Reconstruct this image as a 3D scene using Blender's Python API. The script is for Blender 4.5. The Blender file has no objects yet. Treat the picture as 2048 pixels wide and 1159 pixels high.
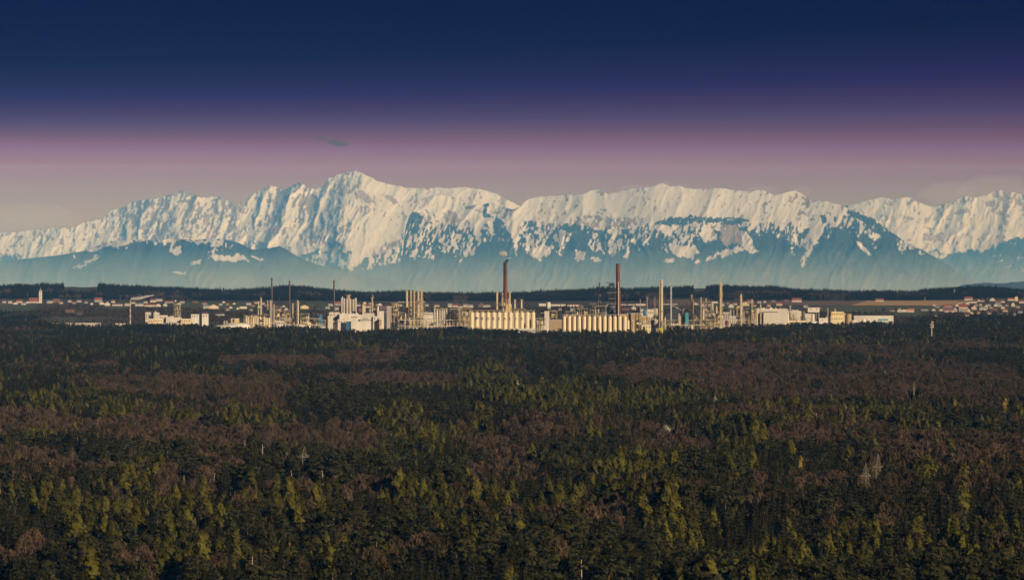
import bpy, math, random
import numpy as np
from mathutils import Vector

# ---------------------------------------------------------------- camera, light, exposure
F = 6269.0      # focal length in pixels of the 2048 wide photograph
EYE = 155.0     # eye height above the plain, metres
HY = 497.0      # row of the eye level in the photograph
sc = bpy.context.scene
cam_d = bpy.data.cameras.new('camera')
cam = bpy.data.objects.new('camera', cam_d)
sc.collection.objects.link(cam)
cam.location = (0, 0, EYE)
cam.rotation_euler = (math.radians(90), 0, 0)
cam_d.sensor_width = 36.0
cam_d.lens = 36.0 * F / 2048.0
cam_d.shift_y = -(579.5 - HY) / 2048.0
cam_d.clip_start = 5.0
cam_d.clip_end = 250000.0
sc.camera = cam

SUN_AZ, SUN_EL = math.radians(138), math.radians(24)      # azimuth clockwise from +Y: behind the camera, to its right
sund = bpy.data.lights.new('sun', 'SUN')
sund.energy = 5.0
sund.angle = math.radians(0.5)
sund.color = (1.0, 0.80, 0.55)
sun = bpy.data.objects.new('sun', sund)
sc.collection.objects.link(sun)
sdir = Vector((math.sin(SUN_AZ) * math.cos(SUN_EL), math.cos(SUN_AZ) * math.cos(SUN_EL), math.sin(SUN_EL)))
sun.rotation_euler = (-sdir).to_track_quat('-Z', 'Y').to_euler()
sun.location = (200, -200, 600)

sc.view_settings.view_transform = 'Standard'
sc.view_settings.look = 'None'
sc.view_settings.gamma = 1.0
sc.view_settings.exposure = 0.0
sc.view_settings.use_curve_mapping = False
sc.render.engine = 'CYCLES'
sc.cycles.max_bounces = 6
sc.cycles.diffuse_bounces = 2
sc.cycles.glossy_bounces = 2
sc.cycles.volume_bounces = 3
sc.cycles.transparent_max_bounces = 16
sc.cycles.use_denoising = True

def s2l(c):
    return tuple(((v / 255.0) / 12.92 if v <= 10 else ((v / 255.0 + 0.055) / 1.055) ** 2.4) for v in c)

world = bpy.data.worlds.new("World")
sc.world = world
world.use_nodes = True
wn, wl = world.node_tree.nodes, world.node_tree.links
wn.clear()
w_out = wn.new('ShaderNodeOutputWorld')
w_bg = wn.new('ShaderNodeBackground')
w_bg.inputs['Strength'].default_value = 0.1
w_sky = wn.new('ShaderNodeTexSky')
w_sky.sky_type = 'NISHITA'
w_sky.sun_disc = False
w_sky.sun_elevation = SUN_EL
w_sky.sun_rotation = SUN_AZ
w_sky.air_density = 1.0
w_sky.dust_density = 1.0
w_tc = wn.new('ShaderNodeTexCoord')
w_sep = wn.new('ShaderNodeSeparateXYZ')
wl.new(w_tc.outputs['Generated'], w_sep.inputs[0])
# evening bands follow the height above the horizon, a little higher towards the sunset on the right
w_low = wn.new('ShaderNodeMapRange'); w_low.inputs['From Min'].default_value = 0.032; w_low.inputs['From Max'].default_value = 0.08
w_low.inputs['To Min'].default_value = 0.0; w_low.inputs['To Max'].default_value = -0.062
wl.new(w_sep.outputs['Z'], w_low.inputs['Value'])
w_til = wn.new('ShaderNodeMath'); w_til.operation = 'MULTIPLY_ADD'
wl.new(w_sep.outputs['X'], w_til.inputs[0]); wl.new(w_low.outputs[0], w_til.inputs[1]); wl.new(w_sep.outputs['Z'], w_til.inputs[2])
w_map = wn.new('ShaderNodeMapRange'); w_map.inputs['From Min'].default_value = 0.0; w_map.inputs['From Max'].default_value = 0.1
wl.new(w_til.outputs[0], w_map.inputs['Value'])
w_ramp = wn.new('ShaderNodeValToRGB')
w_ramp.color_ramp.interpolation = 'LINEAR'
SKY_ROWS = [   # row in the photograph, colour multiplied onto the physical sky
 (0, (0.002,0.002,0.07498)),
 (50, (0.002,0.002,0.08101)),
 (100, (0.00354,0.002,0.07134)),
 (140, (0.01922,0.002,0.10655)),
 (180, (0.03415,0.00342,0.15074)),
 (220, (0.09549,0.02405,0.18286)),
 (240, (0.14049,0.05362,0.23559)),
 (265, (0.24748,0.07594,0.24834)),
 (285, (0.36527,0.11746,0.28337)),
 (296, (0.41882,0.13651,0.44876)),
 (302, (0.45214,0.1471,0.41526)),
 (308, (0.47594,0.15093,0.38056)),
 (312, (0.49103,0.15065,0.34763)),
 (316, (0.50605,0.13968,0.31563)),
 (320, (0.5225,0.12744,0.26951)),
 (323, (0.52766,0.10789,0.17616)),
 (326, (0.52728,0.06479,0.06825)),
 (329, (0.53898,0.0347,0.01239)),
 (333, (0.55937,0.0482,0.002)),
 (338, (0.56499,0.06971,0.002)),
 (346, (0.53519,0.05873,0.002)),
 (370, (0.60127,0.19179,0.002)),
 (400, (0.67696,0.32886,0.04693)),
 (440, (0.87993,0.48762,0.08572)),
 (540, (0.95154,0.56821,0.09124)),
]
els = w_ramp.color_ramp.elements
stops = sorted([((HY - r) / F / 0.1, c) for r, c in SKY_ROWS])
while len(els) < len(stops):
    els.new(0.5)
for i, (p, c) in enumerate(stops):
    els[i].position = min(1, max(0, p))
for i, (p, c) in enumerate(stops):
    els[i].color = (*c, 1)
wl.new(w_map.outputs[0], w_ramp.inputs[0])
w_mul = wn.new('ShaderNodeMix'); w_mul.data_type = 'RGBA'; w_mul.blend_type = 'MULTIPLY'; w_mul.inputs['Factor'].default_value = 1.0
wl.new(w_sky.outputs[0], w_mul.inputs['A']); wl.new(w_ramp.outputs[0], w_mul.inputs['B'])
wl.new(w_mul.outputs['Result'], w_bg.inputs['Color'])
wl.new(w_bg.outputs[0], w_out.inputs['Surface'])

# ---------------------------------------------------------------- helpers
rng = random.Random(7)
col = sc.collection

def mat(name, c, c2=None, scale=0.15, rough=0.8, spec=0.3, metal=0.0, rnd=0.0, bump=0.0, vscale=None, trans=0.0):
    """principled material: c mottled with c2 by noise in object space, brightness varied per object by rnd"""
    m = bpy.data.materials.new(name)
    m.use_nodes = True
    nt = m.node_tree
    b = nt.nodes['Principled BSDF']
    b.inputs['Roughness'].default_value = rough
    b.inputs['Metallic'].default_value = metal
    b.inputs['Specular IOR Level'].default_value = spec
    c2 = c2 or tuple(v * 0.75 for v in c)
    tc = nt.nodes.new('ShaderNodeTexCoord')
    mp = nt.nodes.new('ShaderNodeMapping')
    if vscale: mp.inputs['Scale'].default_value = vscale
    nz = nt.nodes.new('ShaderNodeTexNoise'); nz.inputs['Scale'].default_value = scale; nz.inputs['Detail'].default_value = 4
    rp = nt.nodes.new('ShaderNodeValToRGB')
    rp.color_ramp.elements[0].position = 0.35; rp.color_ramp.elements[1].position = 0.68
    rp.color_ramp.elements[0].color = (*c2, 1); rp.color_ramp.elements[1].color = (*c, 1)
    nt.links.new(tc.outputs['Object'], mp.inputs[0]); nt.links.new(mp.outputs[0], nz.inputs['Vector'])
    nt.links.new(nz.outputs['Fac'], rp.inputs[0])
    last = rp.outputs[0]
    if rnd:
        oi = nt.nodes.new('ShaderNodeObjectInfo')
        mr = nt.nodes.new('ShaderNodeMapRange')
        mr.inputs['To Min'].default_value = 1 - rnd; mr.inputs['To Max'].default_value = 1 + rnd
        nt.links.new(oi.outputs['Random'], mr.inputs['Value'])
        mx = nt.nodes.new('ShaderNodeVectorMath'); mx.operation = 'SCALE'
        nt.links.new(last, mx.inputs[0]); nt.links.new(mr.outputs[0], mx.inputs['Scale'])
        last = mx.outputs[0]
    nt.links.new(last, b.inputs['Base Color'])
    if bump:
        bp = nt.nodes.new('ShaderNodeBump'); bp.inputs['Strength'].default_value = bump; bp.inputs['Distance'].default_value = 0.2
        nt.links.new(nz.outputs['Fac'], bp.inputs['Height']); nt.links.new(bp.outputs[0], b.inputs['Normal'])
    return m

def volume_mat(name, color, density, aniso=0.0, absorb=(0, 0, 0)):
    m = bpy.data.materials.new(name); m.use_nodes = True
    nt = m.node_tree
    nt.nodes.clear()
    o = nt.nodes.new('ShaderNodeOutputMaterial')
    v = nt.nodes.new('ShaderNodeVolumePrincipled')
    v.inputs['Color'].default_value = (*color, 1)
    v.inputs['Absorption Color'].default_value = (*absorb, 1)
    v.inputs['Density'].default_value = density
    v.inputs['Anisotropy'].default_value = aniso
    nt.links.new(v.outputs[0], o.inputs['Volume'])
    return m

def tag(o, label=None, cat=None, group=None, kind=None):
    if label: o['label'] = label
    if cat: o['category'] = cat
    if group: o['group'] = group
    if kind: o['kind'] = kind
    return o

def root(name, label, cat, loc, group=None, rz=0.0):
    o = bpy.data.objects.new(name, None)
    o.location = loc; o.rotation_euler = (0, 0, rz)
    o.empty_display_size = 1
    col.objects.link(o)
    return tag(o, label, cat, group)

def mesh_obj(name, me, parent=None, link=True):
    o = bpy.data.objects.new(name, me)
    if parent is not None: o.parent = parent
    if link: col.objects.link(o)
    return o

def outward(o):
    """turn all faces outwards (closed volumes need it)"""
    import bmesh
    bm = bmesh.new(); bm.from_mesh(o.data); bmesh.ops.recalc_face_normals(bm, faces=bm.faces); bm.to_mesh(o.data); bm.free()
    return o

class MB:
    def __init__(s):
        s.v = []; s.f = []; s.mi = []; s.m = 0
    def quad(s, a, b, c, d):
        n = len(s.v); s.v += [a, b, c, d]; s.f.append((n, n+1, n+2, n+3)); s.mi.append(s.m)
    def tri(s, a, b, c):
        n = len(s.v); s.v += [a, b, c]; s.f.append((n, n+1, n+2)); s.mi.append(s.m)
    def box(s, x0, x1, y0, y1, z0, z1):
        n = len(s.v)
        s.v += [(x0,y0,z0),(x1,y0,z0),(x1,y1,z0),(x0,y1,z0),(x0,y0,z1),(x1,y0,z1),(x1,y1,z1),(x0,y1,z1)]
        for q in ((0,3,2,1),(4,5,6,7),(0,1,5,4),(1,2,6,5),(2,3,7,6),(3,0,4,7)):
            s.f.append(tuple(n+i for i in q)); s.mi.append(s.m)
        return s
    def lathe(s, prof, cx=0, cy=0, n=16, cap=True):
        """prof: (radius, z) from bottom to top"""
        base = len(s.v)
        for r, z in prof:
            for i in range(n):
                a = 2*math.pi*i/n
                s.v.append((cx + r*math.cos(a), cy + r*math.sin(a), z))
        for j in range(len(prof)-1):
            for i in range(n):
                k = (i+1) % n
                s.f.append((base+j*n+i, base+j*n+k, base+(j+1)*n+k, base+(j+1)*n+i)); s.mi.append(s.m)
        if cap:
            s.f.append(tuple(base+i for i in reversed(range(n)))); s.mi.append(s.m)
            t = base+(len(prof)-1)*n
            s.f.append(tuple(t+i for i in range(n))); s.mi.append(s.m)
        return s
    def bar(s, a, b, r0, r1=None, n=4):
        r1 = r0 if r1 is None else r1
        a = Vector(a); b = Vector(b); d = (b-a)
        if d.length < 1e-6: return s
        d.normalize()
        u = d.orthogonal().normalized(); w = d.cross(u)
        base = len(s.v)
        for p, r in ((a, r0), (b, r1)):
            for i in range(n):
                t = 2*math.pi*(i+0.5)/n
                s.v.append(tuple(p + u*(r*math.cos(t)) + w*(r*math.sin(t))))
        for i in range(n):
            k = (i+1) % n
            s.f.append((base+i, base+k, base+n+k, base+n+i)); s.mi.append(s.m)
        s.f.append(tuple(base+i for i in reversed(range(n)))); s.mi.append(s.m)
        s.f.append(tuple(base+n+i for i in range(n))); s.mi.append(s.m)
        return s
    def mesh(s, name, mats):
        me = bpy.data.meshes.new(name)
        me.from_pydata([tuple(v) for v in s.v], [], s.f)
        if not isinstance(mats, (list, tuple)): mats = [mats]
        for m in mats: me.materials.append(m)
        if len(mats) > 1: me.polygons.foreach_set('material_index', s.mi)
        me.update()
        return me
    def build(s, name, mats, parent=None, smooth=False):
        me = s.mesh(name, mats)
        if smooth: me.polygons.foreach_set('use_smooth', [True]*len(me.polygons))
        return mesh_obj(name, me, parent)

def smooth_by_angle(o, ang=0.6):
    me = o.data
    me.polygons.foreach_set('use_smooth', [True]*len(me.polygons))
    try: me.set_sharp_from_angle(angle=ang)
    except Exception: pass
    return o

def hash2(ix, iy, seed):
    h = (ix.astype(np.int64)*374761393 + iy.astype(np.int64)*668265263 + seed*974634777) & 0x7fffffff
    h = ((h ^ (h >> 13)) * 1274126177) & 0x7fffffff
    h = h ^ (h >> 16)
    return (h & 0xffff) / 65535.0
def vnoise(x, y, seed=0):
    x = np.asarray(x, float); y = np.asarray(y, float)
    ix = np.floor(x); iy = np.floor(y)
    fx = x-ix; fy = y-iy
    fx = fx*fx*(3-2*fx); fy = fy*fy*(3-2*fy)
    a = hash2(ix, iy, seed); b = hash2(ix+1, iy, seed); c = hash2(ix, iy+1, seed); d = hash2(ix+1, iy+1, seed)
    return (a*(1-fx)+b*fx)*(1-fy) + (c*(1-fx)+d*fx)*fy
def fbm(x, y, seed=0, o=4):
    t = 0; a = 0.5; s = 0
    for i in range(o):
        t = t + a*vnoise(x*2**i+17.3*i, y*2**i+5.1*i, seed+i); s += a; a *= 0.5
    return t/s
def sstep(a, b, x):
    t = np.clip((x-a)/(b-a), 0, 1); return t*t*(3-2*t)

# ---------------------------------------------------------------- terrain
SKY_LINE = [(-400,574),(0,571),(40,568),(75,569),(105,565),(120,573),(140,578),(160,581),(190,580),(193,580),(197,567),(240,570),(300,573),(360,575),
 (400,577),(440,579),(500,578),(540,574),(560,571),(600,572),(620,574),(650,577),(680,581),(720,584),(760,584),(790,582),(820,582),(850,585),
 (930,586),(1000,585),(1060,584),(1085,581),(1130,580),(1180,578),(1190,575),(1210,574),(1240,577),(1270,576),(1300,575),(1330,574),(1380,573),
 (1387,573),(1389,583),(1411,583),(1413,572),(1440,570),(1500,573),(1540,572),(1560,574),(1600,579),(1640,579),(1700,582),(1740,581),(1800,582),
 (1825,583),(1840,580),(1870,577),(1900,576),(1930,574),(1955,572),(1985,573),(2020,577),(2048,580),(2450,583)]
CUTS = [(128, 196), (1387, 1412)]       # felled gaps on the ridge
RX = np.array([p[0] for p in SKY_LINE], float); RY = np.array([p[1] for p in SKY_LINE], float)
# the bare ground under the wood: the felled gaps already show the ground itself
gx = np.arange(-400, 2451, 4.0)
gy = np.interp(gx, RX, RY) + 11.5
for a, b in CUTS:
    k = (gx >= a) & (gx <= b); gy[k] -= 11.5
k = np.ones(9)/9; gy = np.convolve(np.pad(gy, 4, 'edge'), k, 'valid')
RIDGE_D = 9200.0
def ridge_z(px): return EYE - (np.interp(px, gx, gy) - HY)*RIDGE_D/F
def terrain(X, Y):
    X = np.asarray(X, float); Y = np.asarray(Y, float)
    px = 1024 + F*X/np.maximum(Y, 200.0)
    near = 7.0*(fbm(X/420, Y/260, 3, 3)-0.5)*2*(1-sstep(3600, 4800, Y))
    z = near + 12.6*sstep(6300, 8500, Y) + (ridge_z(px)-12.6)*sstep(8450, RIDGE_D, Y)
    back = sstep(9700, 13000, Y)
    z = z*(1-back)
    return z - np.clip((Y-9750)*0.0168, 0, 900)*sstep(9750, 10800, Y)   # the plain curves away with the earth
def Z0(X, Y): return float(terrain(X, Y))
def PX(px, D): return (px-1024)*D/F
def PZ(py, D): return EYE-(py-HY)*D/F
def hit(px, py, lo=5500.0, hi=9300.0):
    """the point of the terrain that shows at this place in the photograph"""
    D = np.arange(lo, hi, 10.0)
    z = terrain((px-1024)/F*D, D)
    yy = HY + (EYE-z)*F/D
    i = np.argmax(yy <= py)
    if yy[i] > py: i = len(D)-1
    return float(PX(px, D[i])), float(D[i]), float(z[i])
EDGE = [(-200,640),(0,640),(90,640),(110,646),(250,649),(420,652),(430,655),(900,656),(950,658),(1090,661),(1300,661),(1440,657),(1470,652),(1600,647),(1790,645),(1830,637),(2048,634),(2300,634)]
EX = np.array([p[0] for p in EDGE], float); EY = np.array([p[1] for p in EDGE], float)
def edge_d(px): return F*(EYE-21.0)/(np.interp(px, EX, EY)-HY)      # far edge of the big wood

def sheet(name, xs, ys, zfun, material, kind='structure'):
    XX, YY = np.meshgrid(xs, ys)
    ZZ = zfun(XX, YY)
    return grid_mesh(name, XX, YY, ZZ, material)
def grid_mesh(name, XX, YY, ZZ, material, attr=None, smooth=True):
    nr, nc = XX.shape
    me = bpy.data.meshes.new(name)
    co = np.stack([XX, YY, ZZ], -1).reshape(-1, 3).astype(np.float32)
    i = np.arange(nr*nc).reshape(nr, nc)
    q = np.stack([i[:-1,:-1], i[:-1,1:], i[1:,1:], i[1:,:-1]], -1).reshape(-1, 4)
    me.vertices.add(len(co)); me.vertices.foreach_set('co', co.ravel())
    me.loops.add(q.size); me.loops.foreach_set('vertex_index', q.ravel().astype(np.int32))
    me.polygons.add(len(q)); me.polygons.foreach_set('loop_start', np.arange(0, q.size, 4, dtype=np.int32))
    me.polygons.foreach_set('loop_total', np.full(len(q), 4, dtype=np.int32))
    me.polygons.foreach_set('use_smooth', np.full(len(q), smooth))
    me.update(calc_edges=True)
    if attr is not None:
        ca = me.color_attributes.new('cover', 'FLOAT_COLOR', 'POINT')
        ca.data.foreach_set('color', attr.reshape(-1, 4).astype(np.float32).ravel())
    me.materials.append(material)
    o = bpy.data.objects.new(name, me); col.objects.link(o)
    return o

M = {}
M['ground'] = mat('forest_floor_soil', (0.075,0.055,0.035), (0.035,0.04,0.02), scale=0.01, rough=1)
M['meadow'] = mat('meadow_grass', (0.075,0.095,0.035), (0.06,0.07,0.03), scale=0.006, rough=1)
M['stubble'] = mat('stubble_field', (0.42,0.28,0.13), (0.33,0.22,0.11), scale=0.02, rough=1, vscale=(0.3,3,1))
M['plough'] = mat('ploughed_soil', (0.15,0.105,0.08), (0.11,0.08,0.06), scale=0.01, rough=1)
M['concrete'] = mat('yard_concrete', (0.34,0.32,0.28), (0.22,0.21,0.18), scale=0.02, rough=0.9)
M['farhill'] = mat('far_wood_cover', (0.03,0.045,0.025), (0.05,0.06,0.03), scale=0.002, rough=1)

xs = np.concatenate([[-60000,-30000,-16000,-9000,-6000,-4500], np.arange(-3500, 3501, 35), [4500,6000,9000,16000,30000,60000]])
ys = np.concatenate([[-60000,-20000,-6000,-2000,-500,0,500], np.arange(900, 13500, 45), [14000,15000,17000,20000,24000,30000,36000,42000,48000,55000,65000,80000,110000]])
g = sheet('ground', xs, ys, terrain, M['ground'])
tag(g, 'brown plain under the forest and the villages', 'ground', kind='structure')

def field(name, label, pts, m, lift=0.5):
    """a field outlined in the photograph, laid on the terrain: pts = (px, py) corners of left and right edge, from front to back"""
    (l0, l1), (r0, r1) = pts
    n, k = 40, 8
    a = hit(*l0); b = hit(*l1); c = hit(*r0); d = hit(*r1)
    P0 = np.linspace(a[:2], b[:2], k); P1 = np.linspace(c[:2], d[:2], k)
    t = np.linspace(0, 1, n)[None, :, None]
    P = P0[:, None, :]*(1-t) + P1[:, None, :]*t
    wob = 12*(vnoise(np.arange(n)/5.0, np.zeros(n)+len(label), 5)-0.5)
    P[0,:,1] += wob; P[-1,:,1] += wob*0.7
    # finer grid along the depth so the sheet follows the slope
    K = 24
    u = np.linspace(0, 1, K)
    P = np.stack([np.stack([np.interp(u, np.linspace(0,1,k), P[:, j, q]) for j in range(n)], 1) for q in (0, 1)], -1)
    Z = terrain(P[...,0], P[...,1]) + lift
    o = grid_mesh(name, P[...,0], P[...,1], Z, m)
    return tag(o, label, 'field', kind='structure')
field('stubble_field', 'wide straw coloured field below the wooded ridge', (((1700,611.5),(1735,601.5)),((1905,611.5),(1960,601.5))), M['stubble'], 0.9)
field('ploughed_field', 'brown ploughed field between the factory hall and the ridge', (((1520,609),(1545,602.5)),((1735,612),(1745,602))), M['plough'])
field('ploughed_field', 'brown field behind the tallest cream stack', (((1300,611),(1300,599)),((1425,611),(1425,600))), M['plough'])
field('meadow', 'green meadow in front of the straw coloured field', (((1590,626),(1640,612.6)),((1890,622),(1905,612.6))), M['meadow'], 0.6)
field('meadow', 'green meadow in front of the farm with the orange roof', (((1782,634),(1790,625)),((1850,634),(1850,625))), M['meadow'], 0.9)
field('meadow', 'low grassy mound before the long grey shed', (((95,645),(120,637)),((250,646.5),(200,641))), M['meadow'], 0.7)
field('meadow', 'green field left of the church', (((-40,624),(-40,611)),((62,622),(75,609))), M['meadow'])
field('plough_strip', 'brown strip beside the church field', (((-40,611),(-40,605)),((78,609),(70,604))), M['plough'], 0.8)
field('meadow', 'bright green meadow below the long white farmhouse', (((206,619),(208,611)),((262,619),(262,612))), M['meadow'])
field('meadow', 'meadow around the big cream barn', (((396,624),(330,604)),((500,622),(520,606))), M['meadow'])
field('meadow', 'meadow around the round roofed barn', (((570,622),(590,606)),((700,622),(720,608))), M['meadow'])
field('meadow', 'green meadow behind the tallest distillation column', (((1420,622),(1420,606)),((1500,622),(1520,608))), M['meadow'])
o = sheet('refinery_yard', np.linspace(-900, 760, 60), np.linspace(5200, 6100, 30), lambda x, y: terrain(x, y)+0.3, M['concrete'])
tag(o, 'pale concrete yard of the refinery', 'yard', kind='structure')

# far low hill on the right, beyond the wooded ridge
px_ = np.linspace(1780, 2300, 120); D_ = np.linspace(27000, 33000, 20)
PXg, DD = np.meshgrid(px_, D_)
t = 1-np.abs((DD-30000)/3000)
top = np.interp(px_, [1780,1900,1930,1960,2000,2048,2150,2300], [600,573,566,562,563,559,562,575])
zt = EYE-(top-HY)*30000/F
ZZ = (-1000)*(1-t**0.5) + (zt[None,:] + 12*vnoise(PXg/6, DD/800, 4))*t**0.5
o = grid_mesh('far_hill', PX(PXg, DD), DD, ZZ, M['farhill'])
tag(o, 'faint blue hill far beyond the wooded ridge', 'hill', kind='structure')
# ---------------------------------------------------------------- mountains
def mountain_material():
    m = bpy.data.materials.new('snow_rock_and_forest'); m.use_nodes = True
    nt = m.node_tree; L = nt.links
    b = nt.nodes['Principled BSDF']; b.inputs['Roughness'].default_value = 0.9; b.inputs['Specular IOR Level'].default_value = 0.1
    at = nt.nodes.new('ShaderNodeAttribute'); at.attribute_name = 'cover'
    sp = nt.nodes.new('ShaderNodeSeparateColor'); L.new(at.outputs['Color'], sp.inputs[0])
    tc = nt.nodes.new('ShaderNodeTexCoord')
    mp = nt.nodes.new('ShaderNodeMapping'); mp.inputs['Scale'].default_value = (1, 0.25, 0.6); L.new(tc.outputs['Object'], mp.inputs[0])
    n1 = nt.nodes.new('ShaderNodeTexNoise'); n1.inputs['Scale'].default_value = 1/70.0; n1.inputs['Detail'].default_value = 7; n1.inputs['Roughness'].default_value = 0.62; L.new(mp.outputs[0], n1.inputs['Vector'])
    ad = nt.nodes.new('ShaderNodeMath'); ad.operation = 'MULTIPLY_ADD'; ad.inputs[1].default_value = 0.9; L.new(n1.outputs['Fac'], ad.inputs[0]); L.new(sp.outputs[0], ad.inputs[2])
    th = nt.nodes.new('ShaderNodeMapRange'); th.interpolation_type = 'SMOOTHSTEP'; th.inputs['From Min'].default_value = 0.66; th.inputs['From Max'].default_value = 1.16
    L.new(ad.outputs[0], th.inputs['Value'])
    ad2 = nt.nodes.new('ShaderNodeMath'); ad2.operation = 'MULTIPLY_ADD'; ad2.inputs[1].default_value = 0.5; L.new(n1.outputs['Fac'], ad2.inputs[0]); L.new(sp.outputs[1], ad2.inputs[2])
    tf = nt.nodes.new('ShaderNodeMapRange'); tf.interpolation_type = 'SMOOTHSTEP'; tf.inputs['From Min'].default_value = 0.6; tf.inputs['From Max'].default_value = 0.9
    L.new(ad2.outputs[0], tf.inputs['Value'])
    rk = nt.nodes.new('ShaderNodeMix'); rk.data_type = 'RGBA'; rk.inputs['A'].default_value = (0.17,0.16,0.16,1); rk.inputs['B'].default_value = (0.30,0.25,0.23,1)
    L.new(sp.outputs[2], rk.inputs['Factor'])
    m1 = nt.nodes.new('ShaderNodeMix'); m1.data_type = 'RGBA'; L.new(tf.outputs[0], m1.inputs['Factor']); L.new(rk.outputs['Result'], m1.inputs['A']); 
    fm = nt.nodes.new('ShaderNodeMix'); fm.data_type = 'RGBA'; fm.inputs['A'].default_value = (0.032,0.046,0.036,1); fm.inputs['B'].default_value = (0.20,0.20,0.135,1)
    L.new(sp.outputs[2], fm.inputs['Factor']); L.new(fm.outputs['Result'], m1.inputs['B'])  # forest blends to a pale tone, painting haze on the foot slopes
    m2 = nt.nodes.new('ShaderNodeMix'); m2.data_type = 'RGBA'; L.new(th.outputs[0], m2.inputs['Factor']); L.new(m1.outputs['Result'], m2.inputs['A']); m2.inputs['B'].default_value = (0.54,0.57,0.63,1)
    L.new(m2.outputs['Result'], b.inputs['Base Color'])
    return m
M['mount'] = mountain_material()

def in_poly(x, y, P):
    r = np.zeros(x.shape, bool); n = len(P); j = n-1
    for i in range(n):
        xi, yi = P[i]; xj, yj = P[j]
        c = ((yi > y) != (yj > y)) & (x < (xj-xi)*(y-yi)/((yj-yi) or 1e-9)+xi)
        r ^= c; j = i
    return r

def mountain(name, label, ridge, D0, ybase, seed, step=1.8, amp=0.5, kslope=30.0, treeline=None, fade=60, snowpoly=(), rockpoly=(), forestpoly=(), rocky=None, jag=2.2, patchy=0.0, calm=None, dclip=75):
    rx = np.array([p[0] for p in ridge], float); ry = np.array([p[1] for p in ridge], float)
    px = np.arange(rx[0], rx[-1], step)
    yr = np.interp(px, rx, ry)
    yr = yr + jag*(fbm(px/9.0, px*0+seed, seed, 3)-0.5)*2.2 + jag*0.8*(vnoise(px/2.6, px*0+seed, seed+9)-0.5)
    rows = int((ybase-ry.min())/step)+1
    kw = int(130/step)|1; ys_ = np.convolve(np.pad(yr, kw//2, 'edge'), np.hanning(kw+2)[1:-1]/np.hanning(kw+2)[1:-1].sum(), 'valid')
    ys_ = np.minimum(ys_, ry.min()+dclip)
    t = np.linspace(0, 1, rows)
    Q = yr[None,:] + (ybase-yr)[None,:]*t[:,None]
    Pp = np.repeat(px[None,:], rows, 0)
    mpp = D0/F                                   # metres per pixel
    wx = Pp + 26*(fbm(Pp/60, Q/60, seed+20, 4)-0.5)*2
    wy = Q + 18*(fbm(Pp/50, Q/50, seed+30, 4)-0.5)*2
    R = np.zeros(Pp.shape)
    for i, lam in enumerate((190.0, 95.0, 48.0, 24.0, 12.0, 6.5)):
        # every size of rib is bent by its own turbulence and leans a little
        ux = Pp + 0.35*Q + lam*0.7*(fbm(Pp/(1.7*lam), Q/(1.7*lam), seed+40+i, 3)-0.5)*2
        uy = Q + lam*0.9*(fbm(Pp/(1.9*lam)+9, Q/(1.9*lam), seed+60+i, 3)-0.5)*2
        n = vnoise(ux/lam*1.25, uy/(lam*2.1), seed+i*3)
        rid = 1-np.abs(2*n-1)
        R += amp*lam*mpp*(rid**1.8*1.15-0.5)*(0.45, 0.6, 0.85, 1.0, 1.05, 1.05)[i]
    R = R*np.interp(Q, [500, 570], [1.0, 0.45])      # wooded foot slopes are smoother
    if calm is not None: R = R*calm(Pp, Q)
    D = D0 - kslope*(Q-ys_[None,:]) - R
    # cover from how the surface faces and from the tree line
    dx = np.gradient(D, axis=1)/(step*mpp)
    fine = fbm((Pp+0.4*Q)/4.2, Q/6.0, seed+70, 3); mid = fbm(Pp/18, Q/20, seed+80, 4)
    rk = rocky(Pp, Q) if rocky else 0.5
    rock = sstep(0.30, 0.60, rk*0.58 + 1.5*(fine-0.5) + 1.0*(mid-0.5) - 0.12*dx)*0.95
    if treeline is not None:
        tl = np.interp(px, [p[0] for p in treeline], [p[1] for p in treeline])[None,:] + 9*(mid-0.5)*2 + 5*(fine-0.5)*2
        below = sstep(-3, 3, Q-tl)
        depth = np.clip((Q-tl)/fade, 0, 3)
    else:
        below = np.zeros(Q.shape); depth = below
    streak = fbm((Pp+0.25*Q)/3.4, Q/8.0, seed+90, 3)
    patch = fbm(wx/34, wy/22, seed+95, 3)
    clear = sstep(0.44, 0.66, streak*0.55 + patch*0.55 - 0.27*depth + patchy)
    forest = below*(1-0*clear)
    snow = (1-rock)*(1-below) + below*clear*0.95
    jx = Pp + 5*(fine-0.5)*2 + 3*(streak-0.5)*2; jy = Q + 6*(fine-0.5)*2 + 2*(mid-0.5)
    for P in snowpoly:
        if len(P) and isinstance(P[0], float): s_, P = P[0], P[1]
        else: s_ = 0.95
        k = in_poly(jx, jy, P)
        val = s_ if s_ > 0.8 else np.where(streak[k] > 0.53-0.16*(s_-0.5), 0.95, 0.1)
        snow[k] = val
        forest[k] = np.where(snow[k] > 0.5, 0.0, forest[k])
    for P in forestpoly:
        k = in_poly(jx, jy, P); snow[k] = np.where(fine[k] > 0.68, 0.5, 0.0); forest[k] = 1.0
    rt = np.clip(0.5+(mid-0.5)*2, 0, 1)
    # haze painted into the cover: dark forest pales towards the valley floor
    foot_haze = sstep(500, 585, Q+26*(patch-0.5)+14*(mid-0.5))*(0.75+0.5*(patch-0.5))
    rt = np.where(forest > 0.5, np.clip(foot_haze, 0, 1), rt)
    for P in rockpoly:
        k = in_poly(jx, jy, P); snow[k] = np.where(fine[k] > 0.64, 0.6, 0.05); forest[k] = 0.0; rt[k] = 0.8
    cov = np.stack([snow, forest, rt, np.ones(Q.shape)], -1)
    Z = EYE-(Q-HY)*D/F
    X = (Pp-1024)*D/F
    # back of the mountain, down to the plain
    zr, xr, dr = Z[0], X[0], D[0]
    back = []
    for e, f in ((500,0.90),(1600,0.66),(3200,0.36),(5200,0.0)):
        zz = -920+(zr+920)*f*(0.94+0.12*vnoise(px/30, px*0+e, seed+50))
        back.append((xr*(1+e/D0), dr+e, zz))
    back.reverse()
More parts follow.
